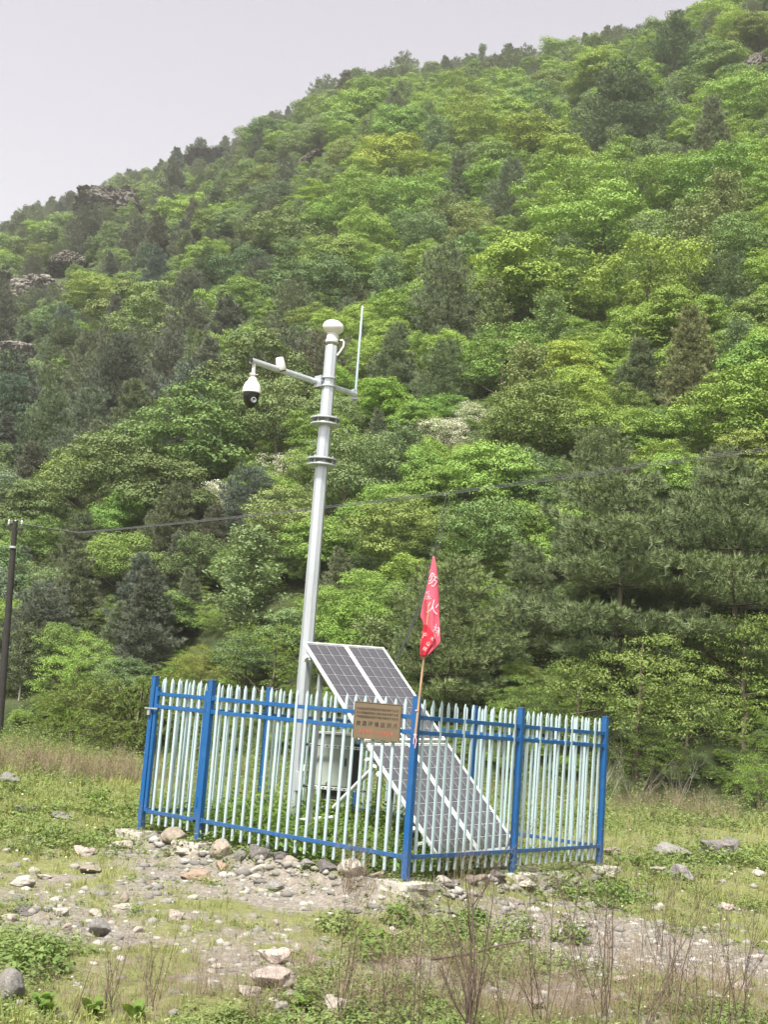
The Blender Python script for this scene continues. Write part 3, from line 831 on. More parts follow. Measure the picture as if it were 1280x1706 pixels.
_g = np.random.default_rng(99)
for x, y, H, q, t in scatter_trees():
    kd = pick_kind(x, y, q, t, _g)
    if kd in ('pine', 'darkpine'): H *= 1.18
    z = float(land(np.array([x]), np.array([y]))[0])
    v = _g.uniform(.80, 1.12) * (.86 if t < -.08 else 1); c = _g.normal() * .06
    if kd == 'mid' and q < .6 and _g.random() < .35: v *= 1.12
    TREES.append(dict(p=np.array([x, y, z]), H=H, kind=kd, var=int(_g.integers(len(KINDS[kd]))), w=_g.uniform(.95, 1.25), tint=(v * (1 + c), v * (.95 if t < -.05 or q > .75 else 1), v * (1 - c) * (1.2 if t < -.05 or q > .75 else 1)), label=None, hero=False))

# which trees show: paint crowns as ellipses, far to near, on a small grid
W_ = 320; H_ = 427; SCL = W_ / PW
ids = np.full((H_, W_), -1, int)
gx, gy = np.meshgrid(np.arange(W_), np.arange(H_))
for k in sorted(range(len(TREES)), key=lambda k: -TREES[k]['p'][1]):
    t = TREES[k]; u, v, z = proj(t['p'] + np.array([0, 0, t['H'] * .52])); ry = t['H'] * .45 * CF / z; rx = t['H'] * .36 * t['w'] * CF / z
    t['u'], t['v'], t['px'] = float(u), float(v), float(t['H'] * CF / z)
    if u < -200 or u > PW + 200 or v < -300 or v > PH: continue
    a0, a1 = max(int((v - ry) * SCL), 0), min(int((v + ry) * SCL) + 2, H_); b0, b1 = max(int((u - rx) * SCL), 0), min(int((u + rx) * SCL) + 2, W_)
    if a0 >= a1 or b0 >= b1: continue
    m = ((gx[a0:a1, b0:b1] - u * SCL) / (rx * SCL + .01)) ** 2 + ((gy[a0:a1, b0:b1] - v * SCL) / (ry * SCL + .01)) ** 2 < 1
    ids[a0:a1, b0:b1][m] = k
cnt = np.bincount(ids[ids >= 0].ravel(), minlength=len(TREES))
order = [k for k in np.argsort(-cnt) if cnt[k] > 0 or TREES[k]['hero']]
SHOWN = [k for k in order if TREES[k]['hero']] + [k for k in order if not TREES[k]['hero']][:300 - len(HERO)]
SHOWN_SET = set(SHOWN)

# labels for the unnamed trees: look, then place beside a landmark of the picture, then rank where that still ties
LAND = [(420, 640, 'dome camera'), (555, 555, 'mast head'), (592, 520, 'whip antenna'), (545, 735, 'mast rings'), (718, 990, 'red flag'), (25, 870, 'utility pole top'), (65, 490, 'pale cliff'), (200, 350, 'brown scarp'),
        (1262, 100, 'earth face'), (1020, 930, 'big layered pine'), (745, 500, 'tall grey pine'), (1205, 500, 'grey spreading pine'), (1030, 200, 'massive dark pine'), (800, 80, 'slim skyline tree'), (640, 100, 'skyline'), (1058, 545, 'bare pale stem'), (470, 530, 'round grey pine'), (820, 340, 'shaded gully pine'), (900, 800, 'sloping cable'), (330, 480, 'dark broad pine'), (330, 230, 'skyline notch'), (1150, 780, 'cable end')]
LOOK = {'broad': 'yellow-green broadleaf tree', 'mid': 'mid green broadleaf tree', 'pine': 'grey-green pine', 'darkpine': 'dark pine', 'pale': 'pale green tree'}


def auto_label(t):
    d = [math.hypot(t['u'] - a, (t['v'] - b)) for a, b, _ in LAND]; k = int(np.argmin(d)); a, b, nm = LAND[k]
    dx, dy = t['u'] - a, t['v'] - b
    ns = 'above' if dy < 0 else 'below'; ew = 'right of' if dx > 0 else 'left of'
    if abs(dx) < .4 * abs(dy): pos = ns
    elif abs(dy) < .4 * abs(dx): pos = ew
    else: pos = ns + '-' + ew
    near = 'close ' if d[k] < 70 else ('' if d[k] < 140 else 'well ')
    sz = 'small ' if t['px'] < 50 else ('' if t['px'] < 85 else 'large ')
    return f"{sz}{LOOK[t['kind']]} {near}{pos} {nm}"


by = {}
for k in SHOWN:
    t = TREES[k]
    if t['label'] is None: t['label'] = auto_label(t)
    by.setdefault(t['label'], []).append(k)
for lab, ks in by.items():
    if len(ks) < 2: continue
    us = [TREES[k]['u'] for k in ks]; vs = [TREES[k]['v'] for k in ks]
    hor = max(us) - min(us) > max(vs) - min(vs)
    ks.sort(key=lambda k: TREES[k]['u'] if hor else TREES[k]['v'])
    nm = {2: ('first', 'last'), 3: ('first', 'middle', 'last'), 4: ('first', 'second', 'third', 'last')}.get(len(ks), ('first', 'second', 'third', 'fourth', 'fifth', 'sixth', 'seventh', 'eighth', 'ninth', 'tenth', 'eleventh', 'twelfth'))
    for i, k in enumerate(ks):
        TREES[k]['label'] = f"{lab}, {nm[min(i, len(nm) - 1)]} {'from left' if hor else 'going downhill'}"
NAME = {'broad': 'broadleaf_tree', 'mid': 'broadleaf_tree', 'pine': 'pine_tree', 'bigpine': 'pine_tree', 'darkpine': 'pine_tree', 'pale': 'pale_tree', 'blossom': 'blossoming_tree', 'shrub': 'leafy_shrub', 'feather': 'feathery_shrub'}
CAT = {'shrub': 'shrub', 'feather': 'shrub'}
_g = np.random.default_rng(5)
for k in SHOWN:
    t = TREES[k]; tr, cr = KINDS[t['kind']][t['var']]
    o = thing(NAME[t['kind']], t['label'], CAT.get(t['kind'], 'tree'), t['p'] - np.array([0, 0, .05 * t['H']]), float(_g.uniform(0, 6.28)), 'shrubs at the foot of the slope' if t['kind'] in CAT else 'trees on the mountainside')
    o.scale = (t['H'] * t['w'], t['H'] * t['w'], t['H'])
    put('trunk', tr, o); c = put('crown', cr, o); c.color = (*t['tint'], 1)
    CROWN_AT.setdefault(cr.name, c)


# the rest of the wood, and the bushes between the trees: points that carry copies of the crowns above
def wood(name, label, pts, rots, scl, idx, crowns):
    me = bpy.data.meshes.new(name); me.from_pydata([tuple(p) for p in pts], [], [])
    a = me.attributes.new('turn', 'FLOAT', 'POINT'); a.data.foreach_set('value', np.asarray(rots, np.float32))
    a = me.attributes.new('size', 'FLOAT_VECTOR', 'POINT'); a.data.foreach_set('vector', np.asarray(scl, np.float32).ravel())
    a = me.attributes.new('which', 'INT', 'POINT'); a.data.foreach_set('value', np.asarray(idx, np.int32))
    o = put(name, me); tag(o, label, kind='stuff')
    ng = bpy.data.node_groups.new(name, 'GeometryNodeTree')
    ng.interface.new_socket('Geometry', in_out='INPUT', socket_type='NodeSocketGeometry'); ng.interface.new_socket('Geometry', in_out='OUTPUT', socket_type='NodeSocketGeometry')
    nd, lk = ng.nodes, ng.links
    gi = nd.new('NodeGroupInput'); go = nd.new('NodeGroupOutput'); ip = nd.new('GeometryNodeInstanceOnPoints'); jn = nd.new('GeometryNodeJoinGeometry')
    for c in reversed(crowns):
        oi = nd.new('GeometryNodeObjectInfo'); oi.transform_space = 'ORIGINAL'; oi.inputs['Object'].default_value = c; oi.inputs['As Instance'].default_value = True
        lk.new(oi.outputs['Geometry'], jn.inputs[0])
    def attr(n, typ):
        q = nd.new('GeometryNodeInputNamedAttribute'); q.data_type = typ; q.inputs['Name'].default_value = n; return q.outputs[0]
    cx = nd.new('ShaderNodeCombineXYZ'); lk.new(attr('turn', 'FLOAT'), cx.inputs[2])
    ra = nd.new('FunctionNodeEulerToRotation'); lk.new(cx.outputs[0], ra.inputs[0])
    lk.new(gi.outputs[0], ip.inputs['Points']); lk.new(jn.outputs[0], ip.inputs['Instance']); ip.inputs['Pick Instance'].default_value = True
    lk.new(attr('which', 'INT'), ip.inputs['Instance Index']); lk.new(ra.outputs[0], ip.inputs['Rotation']); lk.new(attr('size', 'FLOAT_VECTOR'), ip.inputs['Scale'])
    lk.new(ip.outputs[0], go.inputs[0])
    md = o.modifiers.new('copies', 'NODES'); md.node_group = ng
    return o


rest = [k for k in range(len(TREES)) if k not in SHOWN_SET and KINDS[TREES[k]['kind']][TREES[k]['var']][1].name in CROWN_AT]
cn = list(CROWN_AT); ci = {n: i for i, n in enumerate(cn)}
wood('far_wood', 'trees half hidden among the others all over the mountainside', [TREES[k]['p'] - np.array([0, 0, .05 * TREES[k]['H']]) for k in rest], [_g.uniform(0, 6.28) for k in rest],
     [(TREES[k]['H'] * TREES[k]['w'],) * 2 + (TREES[k]['H'],) for k in rest], [ci[KINDS[TREES[k]['kind']][TREES[k]['var']][1].name] for k in rest], [CROWN_AT[n] for n in cn])
bush_src = [CROWN_AT[KINDS[a][b][1].name] for a, b in (('shrub', 0), ('shrub', 1), ('shrub', 2), ('mid', 1), ('broad', 1), ('pale', 2)) if KINDS[a][b][1].name in CROWN_AT]
n = 4200
th = _g.uniform(-.46, .46, n); E, D, d0 = ridge(th); dd = d0 + .3 + (D - d0 + 6) * _g.random(n) ** 1.55
X = np.sin(th) * dd; Y = np.cos(th) * dd; Z = land(X, Y); s = _g.uniform(.7, 1.7, n) * np.clip(.45 + (dd - d0) / 9, .45, 1)
keep = np.ones(n, bool)
for c, w, h, k in CLIFF_AT: keep &= np.hypot(X - c[0], Y - c[1]) > w * c[1] / CF * .5
X, Y, Z, s = X[keep], Y[keep], Z[keep], s[keep]; n = len(X)
wood('undergrowth', 'low bushes and saplings filling the gaps between the trees', np.stack([X, Y, Z - .12 * s], 1), _g.uniform(0, 6.28, n), np.stack([s * 1.1, s * 1.1, s], 1), _g.integers(0, len(bush_src), n), bush_src)


# ------------------------------------------------------------------ bare rock on the mountainside
_ico = None


def ico(sub):
    bm = bmesh.new(); bmesh.ops.create_icosphere(bm, subdivisions=sub, radius=1)
    V = np.array([v.co[:] for v in bm.verts]); F = np.array([[v.index for v in f.verts] for f in bm.faces]); bm.free()
    return V, F


def rock_mesh(name, seed, mats, sub=3, flat=1.0, cuts=9, rough=.10, smooth=False, cut=(.55, .88)):
    g = np.random.default_rng(seed); V, F = ico(sub); V = V.copy()
    for _ in range(cuts):                                   # cleaved faces
        n = unit(g.normal(size=3)); h = g.uniform(*cut); d = V @ n - h
        V -= np.where(d > 0, d * .93, 0)[:, None] * n
    nn = unit(V); k = fbm(nn[:, 0] * 2.1 + nn[:, 2] * 1.3 + seed, nn[:, 1] * 2.1 - nn[:, 2] * 1.7, 4)
    V = V + nn * (k * rough * 1.6)[:, None]
    V[:, 2] *= flat; V /= np.abs(V).max(0)
    return npmesh(name, V, F, mats, smooth)


def bluff_mesh(seed, m):
    """a bluff: layered ledges, steeper than the slope around it"""
    g = np.random.default_rng(seed); V, F = ico(6); V = V.copy()
    for _ in range(26):
        n = unit(g.normal(size=3) * np.array([1, 1, .7])); h = g.uniform(.45, .9); d = V @ n - h
        V -= np.where(d > 0, d * .9, 0)[:, None] * n
    st = 6.0; zz = V[:, 2] * st + fbm(V[:, 0] * 2 + seed, V[:, 1] * 2, 3) * 2.2; fr_ = zz - np.floor(zz)
    nn = unit(V * np.array([1, 1, .35])); led = np.clip(fr_ * 3, 0, 1) - .5                   # ledges
    crk = np.abs(fbm(V[:, 0] * 5 + seed, V[:, 2] * 3 + V[:, 1] * 4, 4))
    V += nn * (fbm(V[:, 0] * 9 + seed, V[:, 2] * 9 + V[:, 1] * 7, 4) * .10 + led * .09 - np.clip(.12 - crk, 0, .12) * .9)[:, None]
    V += g.normal(size=V.shape) * .012
    return npmesh('bluff', V, F, [m], False)


CL_LAB = ['pale broken cliff high on the slope at the photo edge', 'brown eroded scarp under the low skyline end', 'brown scarp in the notch below the skyline', 'small grey outcrop lower than the pale cliff', 'bare dull earth face in the top corner of the slope', 'small brown outcrop above the vivid yellow-green tree', 'brown broken bank between the pale cliff and the eroded scarp']
for i, (c, w, h, k) in enumerate(CLIFF_AT):
    sc = c[1] / CF
    o = put('rock_outcrop', bluff_mesh(40 + i, M[k]), None, c + np.array([0, .8, h * sc * .12]), .3 * i)
    o.scale = (w * sc * .80, w * sc * .62, h * sc * .66); o.rotation_euler.x = -.55
    tag(o, CL_LAB[i], 'outcrop', 'bare outcrops on the mountainside')

# bare pale stem on the middle slope
g0 = ground_hit(1056, 640); dd = g0[1]
mb = MB(); b0 = g0 + np.array([0, 0, -.2]); tp = atY(1059, 527, dd); mb.tube([b0, (b0 + tp) / 2 + np.array([.06, 0, 0]), tp], [.09, .07, .02], 7)
for a_, e in ((atY(1057, 549, dd), atY(1072, 541, dd - .3)), (atY(1058, 540, dd), atY(1051, 534, dd + .2)), (atY(1056, 566, dd), atY(1047, 557, dd))): mb.tube([a_, (a_ + e) / 2 - np.array([0, 0, .06]), e], [.03, .022, .008], 5)
tag(put('dead_tree', mb.mesh('dead_tree', M['pale_bark'], smooth=True)), 'bare pale dead stem standing among green trees on the middle slope', 'tree')

# ------------------------------------------------------------------ utility pole and cable
pole_y = 35.5
pb = atY(2, 1192, pole_y); ptop = atY(25, 868, pole_y); pb[2] = land(pb[:1], pb[1:2])[0] - .1
ax = unit(ptop - pb)
up_ = thing('utility_pole', 'dark weathered wooden utility pole with white insulators on top', 'utility pole', pb)
mb = MB(); mb.tube([(0, 0, 0), (ptop - pb) * .5, ptop - pb], [.105, .095, .075], 14); put('shaft', mb.mesh('shaft', M['wood_pole'], smooth=True), up_)
mb = MB(); q = ptop - pb
mb.box(q - ax * .22, (.46, .08, .08)); put('crossarm', mb.mesh('crossarm', M['wood_pole'], .01), up_)
ins = MB().lathe([(.015, -.08), (.035, -.06), (.042, -.02), (.026, 0), (.038, .03), (.028, .07), (.01, .09)], 12).mesh('insulator', M['galv'], smooth=True)
INS = []
for dx in (-.18, 0.0, .18):
    p = q - ax * .22 + np.array([dx, 0, .16]); put('insulator', ins, up_, p); INS.append(pb + p)
mb = MB(); mb.lathe([(.105, -.03), (.115, -.03), (.115, .03), (.105, .03)], 14, q - ax * .75); put('band', mb.mesh('band', M['galv']), up_)

CAB = [(22, 893), (130, 887), (220, 879), (330, 868), (440, 856), (545, 844), (640, 833), (745, 821), (850, 807), (950, 793), (1050, 778), (1160, 763), (1280, 747), (1420, 726), (1700, 680)]


def cable_path(dv, dy):
    P = []
    for i, (u, v) in enumerate(CAB):
        y = np.interp(u, [22, 1280, 1700], [pole_y, 33, 29]) + dy
        P.append(atY(u, v + dv * (.25 + .75 * min(u / 1280, 1.2)), y))
    return P


for dv, dy, lab, rad in ((-1.5, 0, 'upper dark overhead cable crossing in front of the wooded slope', .009), (4.0, .15, 'lower dark overhead cable hanging just under the upper one', .009), (1.5, -.2, 'thin middle overhead cable between the two thicker ones', .007)):
    P = cable_path(dv, dy); P[0] = INS[{-1.5: 0, 4.0: 2, 1.5: 1}[dv]]
    tag(put('overhead_cable', MB().tube(P, rad, 6).mesh('overhead_cable', M['wire'], smooth=True)), lab, 'cable', 'overhead cables on the utility pole')

# ------------------------------------------------------------------ fence, gate, footings
def gz(x, y): return float(meadow(np.array([x]), np.array([y]))[0])


def fp(s, t): return FN + FL * s + FR * t
def fz(s, t):
    p = fp(s, t); return base_plane(p[0], p[1])


fence = thing('fence', 'blue and white metal picket fence enclosing the mast and solar panels', 'fence', (FN[0], FN[1], 0), 0)
FO = np.array([FN[0], FN[1], 0])


def P3(s, t, z): p = fp(s, t); return np.array([p[0], p[1], fz(s, t) + z])


axL = np.array([[FL[0], FL[1], 0], [FR[0], FR[1], 0], [0, 0, 1]])
post_me = MB().box((0, 0, H_POST / 2 - .03), (.068, .068, H_POST + .06), axL).mesh('post', M['blue'], .005)
cap_me = MB().box((0, 0, 0), (.074, .074, .016), axL).mesh('post_cap', M['blue'], .004)
POSTS = [(0, 0), (LEN_G, 0), (LEN_L, 0), (0, 2.0427), (0, LEN_R), (2.0282, LEN_R), (LEN_L, LEN_R), (LEN_L, 2.0721)]
for s, t in POSTS:
    p = put('post', post_me, fence, P3(s, t, 0) - FO); put('post_cap', cap_me, p, (0, 0, H_POST + .005))
RAILS = (1.645, 1.49, .235)


def rail(name, parent, org, a, b, z, ins_=.036):
    A, B = P3(*a, z), P3(*b, z); d = unit(B - A); A = A + d * ins_; B = B - d * ins_
    mb = MB().beam(A - org, B - org, .032, .042)
    for e, sg in ((A, 1), (B, -1)): mb.box(e - org + d * sg * .012, (.024, .046, .056), (d, np.cross((0, 0, 1.0), d), (0, 0, 1)))      # sockets at the ends
    return put(name, mb.mesh(name, M['blue'], .003), parent)


def picket_mesh(ax2):
    d = np.array([ax2[0], ax2[1], 0]); n = np.array([-ax2[1], ax2[0], 0]); z = np.array([0, 0, 1.0])
    mb = MB(); w, th = .033, .020; Hh = 1.70
    sec = [(-w / 2, -th / 2), (w / 2, -th / 2), (w / 2, th / 2), (-w / 2, th / 2)]
    V = []
    for zz, k in ((0, 1), (Hh, 1), (Hh + .025, .70), (Hh + .055, .20)): V += [d * a * k + n * b * (k * .6 + .4) + z * zz for a, b in sec]
    F = [(3, 2, 1, 0), (12, 13, 14, 15)]
    for i in range(3):
        for k in range(4): F.append((i * 4 + k, i * 4 + (k + 1) % 4, i * 4 + 4 + (k + 1) % 4, i * 4 + 4 + k))
    mb.add(V, F); return mb.mesh('picket', M['white'], .002)


pk_L, pk_R = picket_mesh(FL), picket_mesh(FR)


def bay(a, b, n, me, parent, org):
    for z in RAILS: rail('rail', parent, org, a, b, z)
    for i in range(n):
        f = (i + 1) / (n + 1); s = a[0] + (b[0] - a[0]) * f; t = a[1] + (b[1] - a[1]) * f
        p = put('picket', me, parent, P3(s, t, .075) - org); p.rotation_euler = (random.gauss(0, .003), random.gauss(0, .004), 0); p.location.z += random.gauss(0, .004)


bay((0, 0), (LEN_G, 0), 21, pk_L, fence, FO)
bay((0, 0), (0, 2.0427), 13, pk_R, fence, FO)
bay((0, 2.0427), (0, LEN_R), 13, pk_R, fence, FO)
bay((0, LEN_R), (2.0282, LEN_R), 13, pk_L, fence, FO)
bay((2.0282, LEN_R), (LEN_L, LEN_R), 13, pk_L, fence, FO)
bay((LEN_L, 0), (LEN_L, 2.0721), 13, pk_R, fence, FO)
bay((LEN_L, 2.0721), (LEN_L, LEN_R), 13, pk_R, fence, FO)
# gate leaf between the second post and the end post
go_ = P3(LEN_G, 0, 0)
gate = thing('gate', 'narrow blue and white picket gate with latch at the fence end', 'gate', go_)
a, b = (LEN_G + .066, 0), (LEN_L - .066, 0)
for s in (a[0], b[0]):
    put('stile', MB().box(P3(s, 0, .98) - go_, (.045, .045, 1.50), axL).mesh('stile', M['blue'], .004), gate)
for z in RAILS: rail('rail', gate, go_, a, b, z, .024)
for i in range(6):
    s = a[0] + (b[0] - a[0]) * (i + 1) / 7; put('picket', pk_L, gate, P3(s, 0, .09) - go_)
lt = P3(LEN_L - .02, -.055, 1.46) - go_
latch = put('latch', MB().beam(lt - np.array([*FL, 0]) * .13, lt + np.array([*FL, 0]) * .10, .014, .018).mesh('latch', M['steel'], .002), gate)
mb = MB(); c = lt + np.array([*FL, 0]) * .02 + np.array([0, 0, -.055]); mb.box(c, (.045, .022, .055), axL); mb.tube([c + np.array([*FL, 0]) * .014, c + np.array([*FL, 0]) * .014 + np.array([0, 0, .05]), c - np.array([*FL, 0]) * .014 + np.array([0, 0, .05]), c - np.array([*FL, 0]) * .014], .005, 6)
put('padlock', mb.mesh('padlock', M['steel'], .002), latch)
for z in (1.55, .45): put('hinge', MB().lathe([(.012, -.05), (.012, .05)], 10, P3(LEN_G + .047, -.03, z) - go_).mesh('hinge', M['blue'], smooth=True), gate)

FOOT_LAB = {0: 'square concrete footing under the nearest corner post', 1: 'concrete footing under the thick post beside the gate', 2: 'concrete footing under the gate end post', 3: 'concrete footing under the middle post of the fence side with the solar panels', 4: 'concrete footing under the far end post next to the meadow'}
for i, (s, t) in enumerate(POSTS[:5]):
    c = P3(s, t, -.105)
    bm = bmesh.new(); bmesh.ops.create_cube(bm, size=1); bmesh.ops.subdivide_edges(bm, edges=bm.edges, cuts=5, use_grid_fill=True)
    gg = np.random.default_rng(i + 300)
    for v in bm.verts:
        r = max(abs(v.co.x), abs(v.co.y)); e = (abs(v.co.x) > .45) + (abs(v.co.y) > .45) + (v.co.z > .45)
        v.co *= 1 - .012 * e; v.co += Vector(gg.normal(size=3) * .008)
        v.co.x *= .43; v.co.y *= .43; v.co.z *= .21
    me = bpy.data.meshes.new('concrete_footing'); bm.to_mesh(me); bm.free(); me.materials.append(M['concrete'])
    o = put('concrete_footing', me, None, c, math.atan2(FL[1], FL[0]) + gg.normal() * .06); tag(o, FOOT_LAB[i], 'footing', 'concrete footings of the fence')

# ------------------------------------------------------------------ mast
MY = 16.25
mbase = atY(492, 1305, MY); mtop = atY(553.3, 577, MY); mbase[0] = (mbase[0] + mtop[0]) / 2
mx, mz0 = mbase[0], gz(mbase[0], MY); MO = np.array([mx, MY, mz0]); HT = mtop[2] - mz0
mast = thing('camera_mast', 'tall galvanised octagonal monitoring mast with crossarm inside the fence', 'mast', MO)
mb = MB(); mb.lathe([(.095, -.1), (.093, .3), (.083, HT - .02), (.083, HT), (.05, HT + .006)], 8, ph=.18); put('shaft', mb.mesh('shaft', M['galv'], .004), mast)
mb = MB(); mb.lathe([(.19, 0), (.19, .02)], 8, (0, 0, .02), ph=.18)
for k in range(8): a = 2 * math.pi * (k + .5) / 8; mb.beam((math.cos(a) * .10, math.sin(a) * .10, .03), (math.cos(a) * .17, math.sin(a) * .17, .03), .012, .14)
put('base_flange', mb.mesh('base_flange', M['galv']), mast)


def zat(v): return atY(545, v, MY)[2] - mz0


for v in (700, 768):
    z = zat(v); ring = put('flange_ring', MB().lathe([(.082, 0), (.205, 0), (.205, .022), (.082, .022)], 24, (0, 0, z)).mesh('flange_ring', M['galv'], .003), mast)
    put('lower_ring', MB().lathe([(.082, 0), (.195, 0), (.195, .02), (.082, .02)], 24, (0, 0, z - .075)).mesh('lower_ring', M['galv'], .003), ring)
    mb = MB()
    for k in range(8):
        a = 2 * math.pi * k / 8 + .2; mb.lathe([(.010, -.075), (.010, .05)], 6, (math.cos(a) * .165, math.sin(a) * .165, z)); mb.lathe([(.018, .022), (.018, .036)], 6, (math.cos(a) * .165, math.sin(a) * .165, z))
    put('ring_bolts', mb.mesh('ring_bolts', M['steel']), ring)['kind'] = 'stuff'
zc = zat(637)
ac = MO + np.array([0, 0, zc]); AD = unit(np.array([.70, .715, 0]))
pl = atY(417.5, 590, MY - 1.0); LA = (ac[0] - pl[0]) / AD[0]
arm_off = np.array([.075, -.075, 0])
LA -= .115
e1, e2 = ac - AD * LA, ac + AD * .63
nrm = np.array([AD[1], -AD[0], 0]); off = -nrm * .128
mb = MB(); mb.tube([e1 + off - MO, e2 + off - MO], .040, 16, False); mb.tube([e2 + off - MO, e1 + off - MO], .034, 16, False); put('crossarm', mb.mesh('crossarm', M['galv'], smooth=True), mast)
mb = MB()
for dz in (-.055, .055): mb.lathe([(.098, -.012), (.106, -.012), (.106, .012), (.098, .012)], 16, (0, 0, zc + dz))
for sg in (-1, 1): mb.beam(ac + AD * sg * .115 - MO + off * .2, ac + AD * sg * .115 - MO + off * 1.15, .02, .15)
mb.box(ac - MO + off * 1.32, (.20, .012, .15), (AD, nrm, np.array([0, 0, 1.0])))
put('arm_clamp', mb.mesh('arm_clamp', M['galv'], .002), mast)
hatch = atY(503, 1288, MY - .1) - MO
mb = MB(); mb.tube([(hatch[0] - .01, -.10, hatch[2] - .12), (hatch[0] - .01, -.10, hatch[2] + .05), (hatch[0] - .005, -.12, hatch[2] + .10), (hatch[0] + .02, -.15, hatch[2] + .09), (hatch[0] + .02, -.16, hatch[2] + .03)], .022, 10)
put('cable_gooseneck', mb.mesh('cable_gooseneck', M['plastic'], smooth=True), mast)
mb = MB(); mb.box((hatch[0] - .03, -.097, hatch[2] - .10), (.10, .012, .24)); put('hatch_cover', mb.mesh('hatch_cover', M['galv'], .004), mast)

# dome camera under the arm
E1 = e1 + off
cc = E1 + AD * .055
dome = thing('dome_camera', 'white dome camera with black glass bowl hanging from the mast arm', 'security camera', cc + np.array([0, 0, -.04]))
k = lambda v: atY(420, v, cc[1])[2] - atY(420, 596, cc[1])[2]
put('bracket', MB().lathe([(.024, .012), (.024, k(611)), (.045, k(611) - .003), (.045, k(613.5)), (.026, k(614)), (.030, k(618))], 18).mesh('bracket', M['plastic'], smooth=True), dome)
put('housing', MB().lathe([(.034, k(617)), (.050, k(618)), (.056, k(622)), (.088, k(627)), (.108, k(633)), (.119, k(640)), (.121, k(643)), (.112, k(644))], 28).mesh('housing', M['plastic'], smooth=True), dome)
bowl = put('glass_bowl', MB().lathe([(.108, k(643)), (.103, k(650)), (.090, k(658)), (.062, k(665)), (.025, k(668.5)), (.004, k(669))], 28).mesh('glass_bowl', M['black'], smooth=True), dome)
lz = k(657); put('lens', MB().lathe([(.034, -.012), (.036, .012), (.026, .014), (.020, .002)], 18, (.042, -.080, lz), (np.array([.88, .47, 0]), np.array([0, 0, 1.0]), np.array([.47, -.88, 0]))).mesh('lens', M['steel'], smooth=True), bowl)
mb = MB()
for a in (.15, 1.9, 4.0): mb.tube([(math.cos(a) * .045, math.sin(a) * .045, k(612)), (math.cos(a) * .06, math.sin(a) * .06, k(612))], .007, 6)
put('bracket_screws', mb.mesh('bracket_screws', M['plastic']), dome)['kind'] = 'stuff'

# small sensor clipped on the arm
fr = (470 - 417) / (545 - 417.0)
sp = e1 + (ac - e1) * fr + off
sens = thing('rain_sensor', 'small white slanted sensor clipped on the mast arm', 'sensor', sp)
sa = unit(np.array([-.25, -.25, 1.0])); sx = unit(np.cross((0, 1, 0), sa)); sy = np.cross(sa, sx)
put('body', MB().lathe([(.058, -.02), (.064, .0), (.060, .06), (.052, .13), (.046, .148), (.03, .152)], 20, (.0, -.02, .015), (sx, sy, sa)).mesh('body', M['plastic'], smooth=True), sens)
put('clip', MB().box((-.02, .0, .01), (.11, .10, .05), (AD, nrm, np.array([0, 0, 1.0]))).mesh('clip', M['plastic'], .006), sens)
put('underside', MB().lathe([(.050, -.034), (.054, -.021)], 18, (.0, -.02, .015), (sx, sy, sa)).mesh('underside', M['black']), sens)

# radar head on the mast top
hd = thing('radar_head', 'white rounded radar head on the very top of the mast', 'sensor', MO + np.array([0, 0, HT + .006]))
kz = lambda v: zat(v) - zat(577)
put('neck', MB().lathe([(.030, 0), (.030, kz(572)), (.088, kz(572)), (.092, kz(569)), (.078, kz(566)), (.074, kz(552)), (.06, kz(550))], 26).mesh('neck', M['plastic'], smooth=True), hd)
V, F = ico(4); V = V * np.array([.142, .142, .098]); V[:, 2] = np.where(V[:, 2] < 0, V[:, 2] * 1.06, V[:, 2])
hm_ = npmesh('head', V, F, [M['plastic']], True); o = put('head', hm_, hd, (0, -.0, kz(546))); o.rotation_euler = (0, .10, 0)
mb = MB(); c0 = np.array([.085, -.03, kz(569)])
mb.tube([c0, c0 + np.array([.05, 0, .015]), c0 + np.array([.075, 0, -.015]), c0 + np.array([.070, 0, -.075]), c0 + np.array([.03, 0, -.15]), c0 + np.array([-.002, 0, -.20])], [.012, .012, .013, .013, .013, .012], 8)
put('cable', mb.mesh('cable', M['plastic'], smooth=True), hd)
put('cable_gland', MB().lathe([(.016, 0), (.016, .04)], 8, c0 + np.array([-.02, 0, 0]), (np.array([0, 1.0, 0]), np.array([0, 0, 1.0]), np.array([1.0, 0, 0]))).mesh('cable_gland', M['rubber']), hd)

# whip antenna at the other end of the arm
E2 = e2 + off
ant = thing('whip_antenna', 'thin pale whip antenna standing at the short end of the mast arm', 'antenna', E2)
at_ = atY(600, 509, E2[1]); lo = atY(590.5, 672, E2[1])
mb = MB(); mb.lathe([(.019, lo[2] - E2[2]), (.019, .10), (.016, .5), (.013, at_[2] - E2[2] - .01), (.006, at_[2] - E2[2])], 12); put('rod', mb.mesh('rod', M['white'], smooth=True), ant)
mb = MB(); mb.box((-.03, -.03, 0), (.05, .03, .13), axL); mb.box((-.01, -.01, -.07), (.11, .07, .016), axL); put('mount', mb.mesh('mount', M['galv'], .003), ant)

